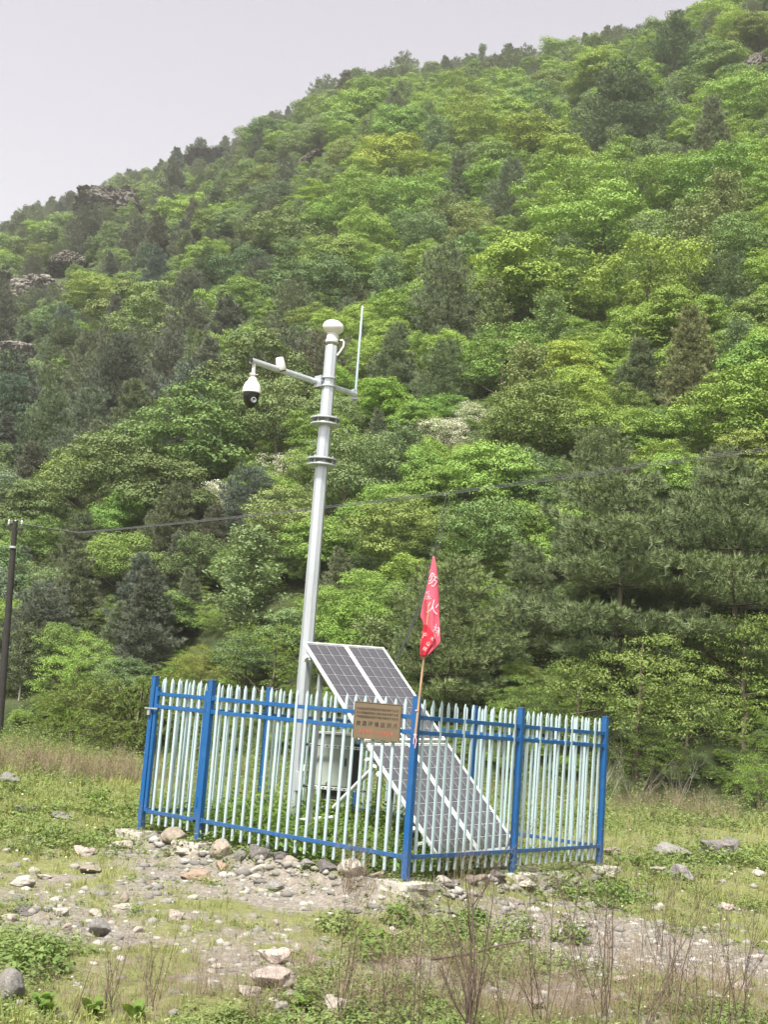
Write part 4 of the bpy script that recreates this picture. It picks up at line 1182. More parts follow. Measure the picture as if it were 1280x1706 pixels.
# ------------------------------------------------------------------ solar array
SA = np.array([-.872, 15.72, 2.452]); yw, tl, ro = R(43.6), R(44.4), R(-3.0); SW, SL = 1.428, 3.265
h_ = np.array([math.cos(yw), math.sin(yw), 0]); n_ = np.array([math.sin(yw), -math.cos(yw), 0]); s_ = math.cos(tl) * n_ + np.array([0, 0, -math.sin(tl)])
SH = math.cos(ro) * h_ + math.sin(ro) * s_; SS = -math.sin(ro) * h_ + math.cos(ro) * s_; SN = unit(np.cross(SS, SH));
if SN[2] < 0: SN = -SN
solar = thing('solar_array', 'tilted array of four dark solar panels in white frames', 'solar panel', SA)
def sp_(a, b, n=0.0): return SH * a + SS * b + SN * n
AX = np.array([SH, SS, SN])
pw_, pl_ = (SW - .012) / 2, (SL - .05) / 2
cw, cl = (pw_ - .06) / 4, (pl_ - .06) / 9
cell_me = MB().box((0, 0, 0), (cw - .009, cl - .009, .004), AX).mesh('cell', M['cell'])
back_me = MB().box((0, 0, 0), (pw_ - .03, pl_ - .03, .006), AX).mesh('backsheet', M['alu'])
fv = MB().box((0, 0, 0), (.020, pl_, .040), AX).mesh('frame_bar', M['alu'], .003); fh_ = MB().box((0, 0, 0), (pw_ - .040, .020, .040), AX).mesh('frame_bar', M['alu'], .003)
for i in range(2):
    for jx in range(2):
        o0 = np.array([i * (pw_ + .012), jx * (pl_ + .05)])
        pn = put('panel', back_me, solar, sp_(o0[0] + pw_ / 2, o0[1] + pl_ / 2, 0))
        for a in (.010, pw_ - .010): put('frame_bar', fv, pn, sp_(a - pw_ / 2, 0, -.006))
        for b in (.010, pl_ - .010): put('frame_bar', fh_, pn, sp_(0, b - pl_ / 2, -.006))
        for cx in range(4):
            for cy in range(9):
                put('cell', cell_me, pn, sp_(.03 + cw * (cx + .5) - pw_ / 2, .03 + cl * (cy + .5) - pl_ / 2, .0052))
put('bottom_lip', MB().box(sp_(SW / 2, SL + .016, -.012), (SW + .05, .03, .055), AX).mesh('bottom_lip', M['alu'], .004), solar)
# frame: side rails, cross rails, posts, braces
for a in (.09, SW - .09):
    put('frame_rail', MB().box(sp_(a, SL / 2, -.058), (.045, SL - .06, .055), AX).mesh('frame_rail', M['alu'], .004), solar)
for b in (.20, pl_ - .12, pl_ + .20, SL - .25):
    put('cross_rail', MB().box(sp_(SW / 2, b, -.105), (SW + .09, .042, .036), AX).mesh('cross_rail', M['alu'], .004), solar)
for b in (.20, pl_ - .12, pl_ + .45, SL - .42):
    put('end_clip', MB().box(sp_(-.035, b, -.06), (.05, .05, .045), AX).mesh('end_clip', M['alu'], .004), solar)
for a, b in ((.12, .42), (SW - .12, .42), (.12, pl_ + .6), (SW - .12, pl_ + .6)):
    p = SA + sp_(a, b, -.13); z0 = gz(p[0], p[1]); put('support_post', MB().box((p[0] - SA[0], p[1] - SA[1], (p[2] + z0 - .1) / 2 - SA[2]), (.06, .045, p[2] - z0 + .1), np.array([SH * [1, 1, 0] / np.linalg.norm(SH[:2]), [n_[0], n_[1], 0], [0, 0, 1]])).mesh('support_post', M['steel'], .004), solar)
br = SA + sp_(-.02, pl_ + .33, -.06); br2 = atY(556, 1346, br[1] + .55)
put('brace', MB().tube([br - SA, br2 - SA], .026, 12).mesh('brace', M['alu'], smooth=True), solar)
put('brace', MB().tube([br2 - SA + np.array([.02, .2, -.12]), br2 - SA + np.array([-.45, .55, -.22])], .022, 10).mesh('brace', M['alu'], smooth=True), solar)
mb = MB(); p = SA + sp_(-.02, .20, -.09); q = np.array([mx + .02, MY - .10, p[2] + .02]); mb.beam(p - SA, q - SA, .04, .045); put('mast_bracket', mb.mesh('mast_bracket', M['alu'], .004), solar)

# equipment cabinet hung on two slotted bars behind the panels
ky = 16.55
cL, cR = atY(531, 1268, ky), atY(590, 1268, ky); zt, zb = atY(560, 1224, ky)[2], atY(560, 1312, ky)[2]
dirc = unit(np.array([math.cos(R(-14)), math.sin(R(-14)), 0])); nrc = np.array([dirc[1], -dirc[0], 0]); CX = np.array([dirc, nrc, [0, 0, 1.0]])
co_ = np.array([(cL[0] + cR[0]) / 2, ky, zb]); w_c = (cR[0] - cL[0]) * 1.0; h_c = zt - zb
cab = thing('equipment_cabinet', 'grey-green steel equipment cabinet hung behind the solar panels', 'cabinet', co_)
put('body', MB().box((0, 0, h_c / 2), (w_c, .30, h_c), CX).mesh('body', M['cabinet'], .006), cab)
dr = put('door', MB().box(nrc * .156 + np.array([0, 0, h_c / 2]) + dirc * .01, (w_c - .05, .012, h_c - .05), CX).mesh('door', M['cabinet'], .004), cab)
put('handle', MB().box(nrc * .17 + dirc * (w_c / 2 - .06) + np.array([0, 0, h_c / 2]), (.018, .016, .10), CX).mesh('handle', M['rubber'], .003), dr)
put('lid', MB().box((0, 0, h_c + .016), (w_c + .10, .40, .030), CX).mesh('lid', M['alu'], .006), cab)
put('base_box', MB().box((.0, .03, -.075), (w_c * .62, .22, .14), CX).mesh('base_box', M['rubber'], .005), cab)
put('cooling_fin', MB().box(dirc * (w_c / 2 + .05) + np.array([0, 0, h_c * .45]), (.08, .24, h_c * .80), CX).mesh('cooling_fin', M['rubber'], .006), cab)
for v in (1243, 1312):
    z = atY(560, v, ky)[2] - zb; A = atY(507, v, ky) - co_; B = atY(622, v, ky - .25) - co_; A[2] = z; B[2] = z
    A = A + nrc * .16; B = B + nrc * .16
    sb = put('slotted_bar', MB().beam(A, B, .028, .036).mesh('slotted_bar', M['alu'], .003), cab)
    mb = MB(); d = B - A; L = np.linalg.norm(d); d /= L; q = np.cross(d, (0, 0, 1.0))
    for i in range(int(L / .055)): mb.box(A + d * (.03 + i * .055) + q * .0145, (.034, .003, .014), (d, q, np.array([0, 0, 1.0])))
    put('slots', mb.mesh('slots', M['ink']), sb)['kind'] = 'stuff'
put('stand', MB().box((-w_c / 2 - .10, .05, (h_c + .5) / 2 - .62), (.055, .045, h_c + 1.15)).mesh('stand', M['steel'], .004), cab)

# drop wire from the overhead cable down to the array
A = cable_path(-1.5, 0)[7]; B = SA + sp_(SW - .02, .32, -.10)
for off_, lab in ((0.0, 'thin drop wire slanting from the overhead cable to the solar array'), (.10, 'second thin drop wire beside the first, a little further along the cable')):
    P = []
    for t in np.linspace(0, 1, 15):
        p = A * (1 - t) + B * t + np.array([off_ * (1 - t), 0, -1.1 * 4 * t * (1 - t) * .55]); P.append(p)
    tag(put('drop_wire', MB().tube(P, .009, 5).mesh('drop_wire', M['wire'], smooth=True)), lab, 'wire', 'drop wires to the array')


# ------------------------------------------------------------------ lettering
def text_mesh(name, body, size, m, align='CENTER', space=1.0):
    cu = bpy.data.curves.new(name, 'FONT'); cu.body = body; cu.size = size; cu.align_x = align; cu.align_y = 'CENTER'; cu.space_character = space
    o = bpy.data.objects.new(name, cu); COL.objects.link(o); dg = bpy.context.evaluated_depsgraph_get(); me = bpy.data.meshes.new_from_object(o.evaluated_get(dg))
    bpy.data.objects.remove(o); bpy.data.curves.remove(cu); me.name = name; me.materials.clear(); me.materials.append(m); return me


# sign wired to the top rails
s1, s0 = .17, .80
sz = (.405 + .0) ; cz = 1.545 + .02
sA = P3(s0, 0, cz); sB = P3(s1, 0, cz)
outn = -np.array([FR[0], FR[1], 0]); sd = unit(sB - sA); sc_ = (sA + sB) / 2 + outn * .034; wS = np.linalg.norm(sB - sA); hS = .385
sign = thing('sign', 'brown metal notice plate with Chinese lettering wired to the fence', 'sign', sc_)
SX = np.array([sd, -outn, [0, 0, 1.0]])
put('plate', MB().box((0, 0, 0), (wS, .006, hS), SX).mesh('plate', M['board'], .002), sign)
for zz, ww, hh, xx in ((hS / 2 - .004, wS + .006, .010, 0), (-hS / 2 + .004, wS + .006, .010, 0)): put('border', MB().box(outn * .001 + np.array([0, 0, zz]), (ww, .012, hh), SX).mesh('border', M['board_edge'], .002), sign)
for xx in (-1, 1): put('border', MB().box(outn * .0012 + sd * xx * (wS / 2 - .003), (.009, .0116, hS - .012), SX).mesh('border', M['board_edge'], .002), sign)
MS = Matrix((sd, (0, 0, 1), outn)).transposed().to_4x4()
for body, zz, size, m, sp in (('为加强自然资源和生态环境的保护与监测', .120, .0265, 'ink', 1.06), ('护点设施由国家投入建设请自觉爱护设备', .078, .0265, 'ink', 1.06), ('严禁攀爬翻越或损坏设备违者将依法追责', .036, .0265, 'ink', 1.06), ('资源环境监测点', -.036, .050, 'ink', 1.52), ('监督管理：自然资源局', -.118, .034, 'redink', 1.22)):
    o = put('lettering', text_mesh('lettering', body, size, M[m], space=sp), sign); o.matrix_local = Matrix.Translation(outn * .0052 + np.array([0, 0, zz])) @ MS
    wd = o.dimensions.x
    mxw = max(v.co.x for v in o.data.vertices) - min(v.co.x for v in o.data.vertices); tgt = {.0265: .90, .050: .88, .034: .72}[size] * wS
    for v in o.data.vertices: v.co.x *= tgt / mxw; v.co.y *= 1.12
    for v in o.data.vertices: v.co.z = 0
for xx in (-.24, .24):
    put('wire_tie', MB().tube([sd * xx + np.array([0, 0, .10]) + outn * .006, sd * xx - outn * .05 + np.array([0, 0, .11]), sd * xx - outn * .06 + np.array([0, 0, .07])], .003, 5).mesh('wire_tie', M['white']), sign)

# pennant on a bamboo stick tied to the corner post
fpz = P3(.0, -.0, 0); fy = fpz[1] - .075
stick_b = atY(692, 1225, fy); stick_t = atY(723, 927, fy)
fl = thing('flag', 'red pennant with white Chinese lettering drooping from a bamboo stick', 'flag', stick_b)
put('stick', MB().tube([(0, 0, -.05), (stick_t - stick_b) * .5 + np.array([.006, 0, 0]), stick_t - stick_b], [.013, .011, .008], 8).mesh('stick', M['bamboo'], smooth=True), fl)
LEFT = [(927, 721.5), (950, 717), (979, 711.5), (1005, 705), (1027, 700.5), (1034, 704), (1040, 706), (1060, 703.5), (1075, 701), (1094, 700)]
RIGHT = [(927, 724), (949, 729), (970, 731), (992, 732.3), (1030, 732.8), (1060, 733.6), (1071, 733.6), (1080, 726), (1088, 717), (1095, 708)]


def cloth_xy(t, v):
    a = np.interp(v, [p[0] for p in LEFT], [p[1] for p in LEFT]); b = np.interp(v, [p[0] for p in RIGHT], [p[1] for p in RIGHT])
    return a + (b - a) * t


def cloth_dep(u, v):
    """folds of the hanging cloth, metres towards the viewer"""
    return .030 + .022 * np.sin((u - 700) * .30 + (v - 927) * .012) + .014 * np.sin((u - 700) * .52 - (v - 927) * .03 + 1) + .010 * np.sin((v - 927) * .05)


def cloth_patch(name, f, nt, nv, v0, v1, dz=0.0):
    t = np.linspace(0, 1, nt); v = np.linspace(v0, v1, nv); T, VV = np.meshgrid(t, v); U = f(T, VV)
    P = np.array([atY(a, b, fy - c - dz) for a, b, c in zip(U.ravel(), VV.ravel(), cloth_dep(U.ravel(), VV.ravel()))]) - stick_b
    i = np.arange(nt * nv).reshape(nv, nt); F = np.stack([i[:-1, :-1].ravel(), i[1:, :-1].ravel(), i[1:, 1:].ravel(), i[:-1, 1:].ravel()], 1)
    me = npmesh(name, P, F, [M['fold' if name == 'fold' else 'flag']], True); o = put(name, me, fl); so = o.modifiers.new('thick', 'SOLIDIFY'); so.thickness = .002
    return o


cloth = cloth_patch('cloth', cloth_xy, 18, 60, 927.5, 1094.5)
fold = cloth_patch('fold', lambda t, v: np.interp(v, [1038, 1056, 1075, 1094], [706, 703.5, 700.6, 700]) * (1 - t) + t * np.interp(v, [1038, 1056, 1066, 1080, 1094], [709.5, 724.5, 727, 716, 708]), 10, 26, 1039, 1093.5, .016)
for ch, u, v, hgt, rot, par, dz in (('防', 722.5, 966, 21, -.55, cloth, .006), ('火', 721.5, 1011, 24, -.18, cloth, .006), ('森', 711, 992, 16, .15, cloth, .006), ('林', 728.5, 1050, 19, -.25, cloth, .006), ('护', 706.5, 1058, 11, -.25, fold, .022), ('山', 714, 1072, 8, -.5, fold, .022), ('水', 720.5, 1064, 7, -.6, fold, .022), ('林', 708, 1081, 8, -.4, fold, .022)):
    me = text_mesh('lettering', ch, 1.0, M['flagwhite'])
    bm = bmesh.new(); bm.from_mesh(me); bmesh.ops.triangulate(bm, faces=bm.faces); bmesh.ops.subdivide_edges(bm, edges=[e for e in bm.edges if e.calc_length() > .2], cuts=2); bmesh.ops.triangulate(bm, faces=bm.faces)
    xs = [q.co.x for q in bm.verts]; ys = [q.co.y for q in bm.verts]; cx, cy = (min(xs) + max(xs)) / 2, (min(ys) + max(ys)) / 2; sc = hgt / (max(ys) - min(ys)); kill = []
    for q in bm.verts:
        x, y = (q.co.x - cx) * sc * .82, (q.co.y - cy) * sc; uu = u + x * math.cos(rot) - y * math.sin(rot); vv = v - (x * math.sin(rot) + y * math.cos(rot))
        lo_, hi_ = cloth_xy(0.03, vv), cloth_xy(.97, vv); uu = float(min(max(uu, lo_), hi_))
        q.co = Vector(atY(uu, vv, fy - cloth_dep(uu, vv) - dz) - stick_b)
    bm.to_mesh(me); bm.free(); put('lettering', me, par)
mb = MB(); p = np.array([0, 0, .0])
for z in (0.005, .0, .25): mb.lathe([(.016, -.008), (.020, 0), (.016, .008)], 10, (0.0, 0, z))
mb.tube([(0, -.015, 0), (.015, -.03, -.05), (.005, -.03, -.13)], .006, 6); mb.tube([(0, -.015, 0), (-.012, -.03, -.04), (-.01, -.03, -.09)], .005, 6)
put('cord_tie', mb.mesh('cord_tie', M['string'], smooth=True), fl)


# ------------------------------------------------------------------ stones that can be told apart
STONES = [  # centre u, foot v, width px, height/width, material, shape, label
    (288, 1409, 47, .55, 'rock_tan', 0, 'rounded brown stone between the two gate footings'),
    (252, 1405, 20, .75, 'rock_grey', 1, 'small grey stone against the gate end footing'),
    (208, 1413, 42, .32, 'rock_pale', 5, 'pale flat slab lying before the gate end footing'),
    (305, 1427, 62, .26, 'rock_pale', 5, 'long pale slab below the footing beside the gate'),
    (368, 1430, 42, .78, 'rock_tan', 0, 'big rounded tan stone next to the footing beside the gate'),
    (411, 1417, 24, .55, 'rock_pale', 2, 'white topped stone behind the dark stone row under the fence'),
    (399, 1438, 23, .85, 'rock_grey', 0, 'small round grey stone in the row under the fence'),
    (429, 1437, 38, .68, 'rock_dark', 3, 'blocky dark grey stone in the row under the fence'),
    (464, 1439, 33, .55, 'rock_dark', 4, 'squarish dark slab following the blocky dark stone'),
    (484, 1443, 26, .5, 'rock_tan', 2, 'tan stone in the middle of the row under the fence'),
    (512, 1447, 33, .5, 'rock_grey', 4, 'flat grey stone in the row under the fence'),
    (541, 1457, 40, .58, 'rock_dark', 1, 'purplish dark stone next to the big white stone under the fence'),
    (588, 1462, 53, .52, 'rock_pale', 0, 'big white and tan boulder under the fence near the sign'),
    (632, 1464, 30, .42, 'rock_tan', 2, 'low tan stone between the big white boulder and nearest footing'),
    (432, 1458, 33, .56, 'rock_pale', 2, 'pale rounded stone lying in front of the dark stone row'),
    (424, 1469, 24, .48, 'rock_pale', 6, 'flattish pale stone below the pale rounded one'),
    (455, 1451, 20, .5, 'rock_tan', 1, 'small brown stone right of the pale rounded one'),
    (475, 1447, 16, .7, 'rock_tan', 2, 'smallest tan pebble touching the stone row'),
    (491, 1448, 15, .5, 'rock_pale', 6, 'cream coloured little stone right of the tan pebble'),
    (328, 1468, 58, .34, 'rock_orange', 5, 'flat orange slab lying on bare ground before the gate'),
    (368, 1452, 21, .85, 'rock_orange', 3, 'upright pinkish orange stone at the end of the flat orange slab'),
    (350, 1470, 24, .35, 'rock_pink', 5, 'thin pink flake half under the orange slab'),
    (136, 1425, 38, .46, 'rock_pink', 3, 'cracked pink and white stone in the grass'),
    (148, 1457, 41, .40, 'rock_tan', 4, 'mossy tan stone lower than the cracked pink and white stone'),
    (123, 1448, 16, .6, 'rock_pale', 6, 'small pale stone left of the mossy tan stone'),
    (33, 1478, 45, .40, 'rock_pale', 5, 'bright white slab in the grass near the photo edge'),
    (54, 1456, 20, .55, 'rock_pale', 2, 'small whitish stone above the bright white slab'),
    (70, 1466, 28, .32, 'rock_pale', 6, 'pale flake right of the bright white slab'),
    (26, 1504, 20, .75, 'rock_grey', 3, 'grey chunk standing below the bright white slab'),
    (36, 1526, 46, .30, 'rock_dark', 5, 'dark flat slate sticking out of the bank near the photo edge'),
    (10, 1537, 30, .48, 'rock_pink', 4, 'pinkish slab end at the photo edge above bare soil'),
    (97, 1529, 31, .56, 'rock_pale', 3, 'pale angular stone on bare soil left of the big grey slab'),
    (160, 1562, 44, .78, 'rock_grey', 4, 'big tilted grey slab on bare soil'),
    (157, 1528, 37, .34, 'rock_pale', 5, 'flat pale stone directly above the big tilted grey slab'),
    (205, 1505, 17, .9, 'rock_tan', 0, 'round yellowish cobble above the long pale slabs'),
    (206, 1515, 42, .22, 'rock_pale', 5, 'long thin pale slab beside the yellowish cobble'),
    (292, 1533, 30, .6, 'rock_pink', 3, 'pinkish wedge stone in the middle of the grass'),
    (278, 1506, 28, .3, 'rock_grey', 5, 'grey flake above the pinkish wedge stone'),
    (229, 1556, 18, .65, 'rock_pale', 2, 'small pale stone right of the big tilted grey slab'),
    (112, 1480, 15, .5, 'rock_pale', 6, 'tiny white stone in the middle of the left turf'),
    (154, 1491, 24, .32, 'rock_grey', 5, 'bluish grey flake below the mossy tan stone'),
    (41, 1435, 12, .5, 'rock_pale', 6, 'small white stone alone in short green grass'),
    (9, 1420, 14, .5, 'rock_pale', 6, 'pale stone at the photo edge in short green grass'),
    (4, 1668, 58, .95, 'rock_grey', 0, 'large smooth grey boulder cut by the bottom corner of the photo'),
    (456, 1610, 60, .5, 'rock_pink', 3, 'jagged pinkish white block on top of the broken outcrop'),
    (458, 1652, 88, .44, 'rock_pink', 4, 'broad pinkish broken outcrop in the foreground'),
    (494, 1589, 17, 1.0, 'rock_pale', 0, 'pale round cobble perched behind the broken outcrop'),
    (521, 1618, 29, 1.1, 'rock_tan', 3, 'upright tan stone right of the broken outcrop'),
    (412, 1660, 42, .42, 'rock_pale', 3, 'white angular stone left below the broken outcrop'),
    (467, 1694, 27, .75, 'rock_pale', 2, 'white stone at the bottom of the photo under the broken outcrop'),
    (557, 1694, 38, 1.0, 'rock_pale', 3, 'tall whitish stone among bare stems at the bottom'),
    (458, 1543, 12, 1.1, 'rock_pale', 6, 'little white stone alone in the weeds above the broken outcrop'),
    (458, 1488, 33, .55, 'rock_grey', 0, 'dull grey stone half sunk in weeds below the stone row'),
    (361, 1615, 24, .32, 'rock_pale', 5, 'thin pale slab left of the broken outcrop'),
    (584, 1522, 34, .26, 'rock_dark', 5, 'flat dark plank-like stone below the corner footing'),
    (738, 1472, 28, .42, 'rock_pale', 2, 'white flattened pebble right of the corner footing'),
    (784, 1477, 27, .55, 'rock_tan', 0, 'tan cobble left of its pair below the solar panels'),
    (803, 1473, 25, .62, 'rock_tan', 2, 'cream cobble right of its pair below the solar panels'),
    (828, 1470, 32, .70, 'rock_dark', 4, 'dark grey block beside the middle fence footing'),
    (872, 1478, 54, .24, 'rock_pale', 5, 'broad pale slab under the middle fence footing'),
    (697, 1492, 32, .42, 'rock_tan', 4, 'pale slab fragment lying against the corner footing'),
    (1014, 1461, 46, .25, 'rock_pale', 5, 'pale slab under the far end footing'),
    (935, 1466, 24, .5, 'rock_grey', 3, 'grey stone between the two footings of the solar side'),
    (966, 1446, 26, .4, 'rock_pink', 2, 'pinkish stone against the pickets near the far end post'),
    (1022, 1428, 40, .45, 'rock_tan', 4, 'brown boulder just behind the far end post'),
    (943, 1530, 20, .5, 'rock_pale', 6, 'clean white oval stone on the edge of the gravel patch'),
    (988, 1545, 14, .8, 'rock_pale', 6, 'small square white stone in the gravel patch'),
    (829, 1585, 15, .9, 'rock_pale', 2, 'pale upright pebble behind the bare shrub branches'),
    (859, 1507, 16, .7, 'rock_pink', 3, 'little pink stone below the middle fence footing'),
    (891, 1682, 36, .55, 'rock_pink', 4, 'pale pink block among twigs at the bottom of the photo'),
    (988, 1668, 24, .7, 'rock_pale', 3, 'white block among twigs right of the pale pink block'),
    (1013, 1583, 20, .8, 'rock_tan', 0, 'tan round stone in the middle of the gravel patch'),
    (1148, 1640, 22, .8, 'rock_tan', 2, 'tan stone low in the gravel patch toward the photo edge'),
    (1190, 1668, 30, .5, 'rock_pale', 4, 'whitish slab low in the gravel by the photo edge'),
    (1262, 1605, 26, .6, 'rock_pale', 3, 'light block at the photo edge in gravel'),
    (1240, 1650, 32, .4, 'rock_pink', 5, 'pinkish flat stone at the photo edge below the light block'),
    (1124, 1432, 78, .34, 'rock_grey', 4, 'long flat grey boulder on the meadow beyond the fence'),
    (1208, 1432, 70, .58, 'rock_dark', 3, 'dark rugged boulder next to the long flat grey boulder'),
    (1138, 1468, 44, .72, 'rock_grey', 5, 'grey wedge shaped rock in front of the long flat boulder'),
    (1103, 1458, 34, .45, 'rock_pale', 4, 'pale rock left of the grey wedge'),
    (1269, 1462, 24, .5, 'rock_pale', 2, 'pale boulder in grass at the photo edge beyond the dark boulder'),
    (1066, 1462, 14, .5, 'rock_pale', 6, 'small pale stone in grass behind the far end footing'),
    (1096, 1518, 20, .45, 'rock_pale', 6, 'white stone in turf above the gravel patch'),
    (1214, 1517, 22, .6, 'rock_pink', 3, 'pinkish stone below the dark rugged boulder'),
    (8, 1309, 42, .60, 'rock_grey', 4, 'grey boulder among dry stalks at the photo edge'),
    (28, 1352, 28, .40, 'rock_dark', 5, 'dark bluish stone in grass near the photo edge'),
    (56, 1353, 24, .42, 'rock_dark', 4, 'dark bluish stone with a lighter face right of its twin'),
    (95, 1362, 44, .22, 'rock_grey', 5, 'low grey slab sunk in the grass right of the dark bluish stones'),
    (660, 1560, 20, .5, 'rock_pale', 3, 'pale stone under the dark weed clump below the corner'),
    (745, 1520, 24, .4, 'rock_grey', 5, 'grey flake on bare ground below the solar side'),
    (1040, 1640, 30, .45, 'rock_pink', 4, 'pinkish slab in gravel left of the leaning twigs'),
    (610, 1655, 20, .6, 'rock_pale', 2, 'small white stone between the stems at the bottom middle'),
    (258, 1480, 22, .4, 'rock_pale', 5, 'pale flake on the stony bank below the gate'),
    (320, 1500, 18, .5, 'rock_pale', 6, 'small pale pebble under the flat orange slab'),
    (30, 1590, 22, .6, 'rock_grey', 3, 'grey stone on bare soil by the photo edge'),
    (110, 1552, 18, .7, 'rock_pink', 2, 'small pinkish stone left of the big tilted grey slab'),
]
ROCKS = [rock_mesh('stone', 500 + i, [], 4, 1, c, r, False, q) for i, (c, r, q) in enumerate([(10, .09, (.6, .9)), (15, .12, (.5, .85)), (10, .10, (.55, .88)), (18, .14, (.38, .8)), (16, .13, (.42, .8)), (15, .13, (.42, .82)), (10, .10, (.5, .88))])]
_rk = {}
_g = np.random.default_rng(21)
for u, v, w, asp, m, sh, lab in STONES:
    g = ground_hit(u, v); sc = w * ((g - EYE) @ FWD) / CF
    me = _rk.get((sh, m))
    if me is None: me = ROCKS[sh].copy(); me.materials.append(M[m]); _rk[(sh, m)] = me
    o = put('stone', me, None, g + np.array([0, sc * .3, sc * asp * .30]), float(_g.uniform(-.5, .5) + (3.14 if _g.random() < .5 else 0)))
    o.scale = (sc * .53, sc * _g.uniform(.42, .58), sc * asp * .62); o.rotation_euler.x = _g.normal() * .06; o.rotation_euler.y = _g.normal() * .06
    tag(o, lab, 'stone', 'stones on the meadow and along the fence')


# ------------------------------------------------------------------ ground cover (nobody could count it)
def spread(tmpls, pos, rot, scl, tilt=.12, g=rng):
    """copies of small templates (V, F, tone) joined into one mesh"""
    Vs, Fs, Ts = [], [], []; base = 0
    which = g.integers(0, len(tmpls), len(pos))
    for k, (V, F, T) in enumerate(tmpls):
        sel = np.nonzero(which == k)[0]
        if not len(sel): continue
        c, s = np.cos(rot[sel]), np.sin(rot[sel]); S = np.asarray(scl)[sel]
        S = S if S.ndim == 2 else np.stack([S, S, S], 1)
        vx = V[None, :, 0] * S[:, None, 0]; vy = V[None, :, 1] * S[:, None, 1]; vz = V[None, :, 2] * S[:, None, 2]
        tx, ty = g.normal(size=(2, len(sel), 1)) * tilt
        x = vx * c[:, None] - vy * s[:, None] + vz * tx; y = vx * s[:, None] + vy * c[:, None] + vz * ty
        P = np.stack([x, y, vz], 2) + pos[sel][:, None, :]
        Vs.append(P.reshape(-1, 3)); n = len(V)
        Fs.append((F[None] + (np.arange(len(sel)) * n)[:, None, None] + base).reshape(-1, F.shape[1])); base += n * len(sel)
        Ts.append(np.clip(T[None] + g.normal(size=(len(sel), 1)) * .22, 0, 1).ravel())
    return np.concatenate(Vs), np.concatenate(Fs), np.concatenate(Ts)


def blade_tuft(g, n=9, h=.12, lean=.5, w=.006, sp=.03):
    V = []; F = []; T = []
    for i in range(n):
        b = np.array([*(g.normal(size=2) * sp), -.01]); a = g.uniform(0, 6.283); hh = h * g.uniform(.5, 1.15); d = np.array([math.cos(a), math.sin(a), 0]) * hh * lean * g.uniform(.2, 1)
        s = np.array([-math.sin(a), math.cos(a), 0]) * w * .5; m = b + d * .35 + np.array([0, 0, hh * .6]); t = b + d + np.array([0, 0, hh * .95]); k = len(V)
        V += [b - s, b + s, m - s * .8, m + s * .8, t]; F += [(k, k + 1, k + 3), (k, k + 3, k + 2), (k + 2, k + 3, k + 4)]; T += [g.beta(2, 2)] * 5
    return np.array(V), np.array(F), np.array(T)


def leafy(g, n=18, h=.08, r=.08, leaf=.04, asp=.6, stem=False):
    P = np.stack([g.normal(size=n) * r * .5, g.normal(size=n) * r * .5, g.uniform(.15, 1, n) * h], 1)
    Nn = unit(np.stack([g.normal(size=n) * .45, g.normal(size=n) * .45, np.ones(n)], 1))
    V, F = leaves(P, Nn, leaf * g.uniform(.6, 1.25, n), asp, g=g); T = np.repeat(np.clip(g.beta(2, 2, n) * .6 + P[:, 2] / h * .3, 0, 1), 4)
    return V, F, T


def tall_weed(g, h=.5, n=24, leaf=.06, asp=.4):
    V = []; F = []; T = []
    for st in range(3):
        a = g.uniform(0, 6.28); tip = np.array([math.cos(a) * h * .2, math.sin(a) * h * .2, h * g.uniform(.7, 1.1)]); b = np.array([*(g.normal(size=2) * .03), -.02])
        z = g.uniform(.15, 1.0, n // 3); P = b + (tip - b) * z[:, None] + g.normal(size=(n // 3, 3)) * np.array([.04, .04, .01]) * h * 2
        lv, lf = leaves(P, unit(g.normal(size=(n // 3, 3)) * .5 + np.array([0, 0, .8])), leaf * (1.25 - .6 * z) * g.uniform(.7, 1.2, n // 3), asp, g=g); k = len(V)
        V += list(lv); F += [tuple(f + k) for f in lf]; T += list(np.repeat(g.beta(2, 2, n // 3) * .7 + .25 * z, 4))
        k = len(V); s = np.array([.003, 0, 0]); V += [b - s, b + s, tip]; F += [(k, k + 1, k + 2)]; T += [.2] * 3
    return np.array(V), np.array(F), np.array(T)


def dry_stalks(g, h=.5, n=9, sp=.05):
    V = []; F = []; T = []
    for i in range(n):
        b = np.array([*(g.normal(size=2) * sp), -.02]); t = b + np.array([*(g.normal(size=2) * .16 * h), h * g.uniform(.5, 1.1)]); s = np.array([.0026, .001, 0]); k = len(V)
        V += [b - s, b + s, t]; F += [(k, k + 1, k + 2)]; T += [g.beta(2, 2)] * 3
        for q in range(3):
            f = g.uniform(.5, .95); p = b + (t - b) * f; e = p + np.array([*(g.normal(size=2) * .10 * h), .12 * h]); k = len(V)
            V += [p - s * .7, p + s * .7, e]; F += [(k, k + 1, k + 2)]; T += [g.beta(2, 2)] * 3
    return np.array(V), np.array(F), np.array(T)


gg = np.random.default_rng(31)


def view_points(n, y0, y1, half=.40, power=1.0):
    """points on the meadow inside the field of view with a margin, denser nearby"""
    y = y0 * (y1 / y0) ** (gg.random(n) ** power); x = gg.uniform(-half, half, n) * y
    return x, y


def in_fence(x, y, m=0.0):
    s, t = fence_st(x, y); return (s > -m) & (s < LEN_L + m) & (t > -m) & (t < LEN_R + m)


def ground_pts(x, y): return np.stack([x, y, meadow(x, y)], 1)


def foot(x, y): d = np.hypot(x, y); _, _, d0 = ridge(np.arctan2(x, y)); return d0 - d


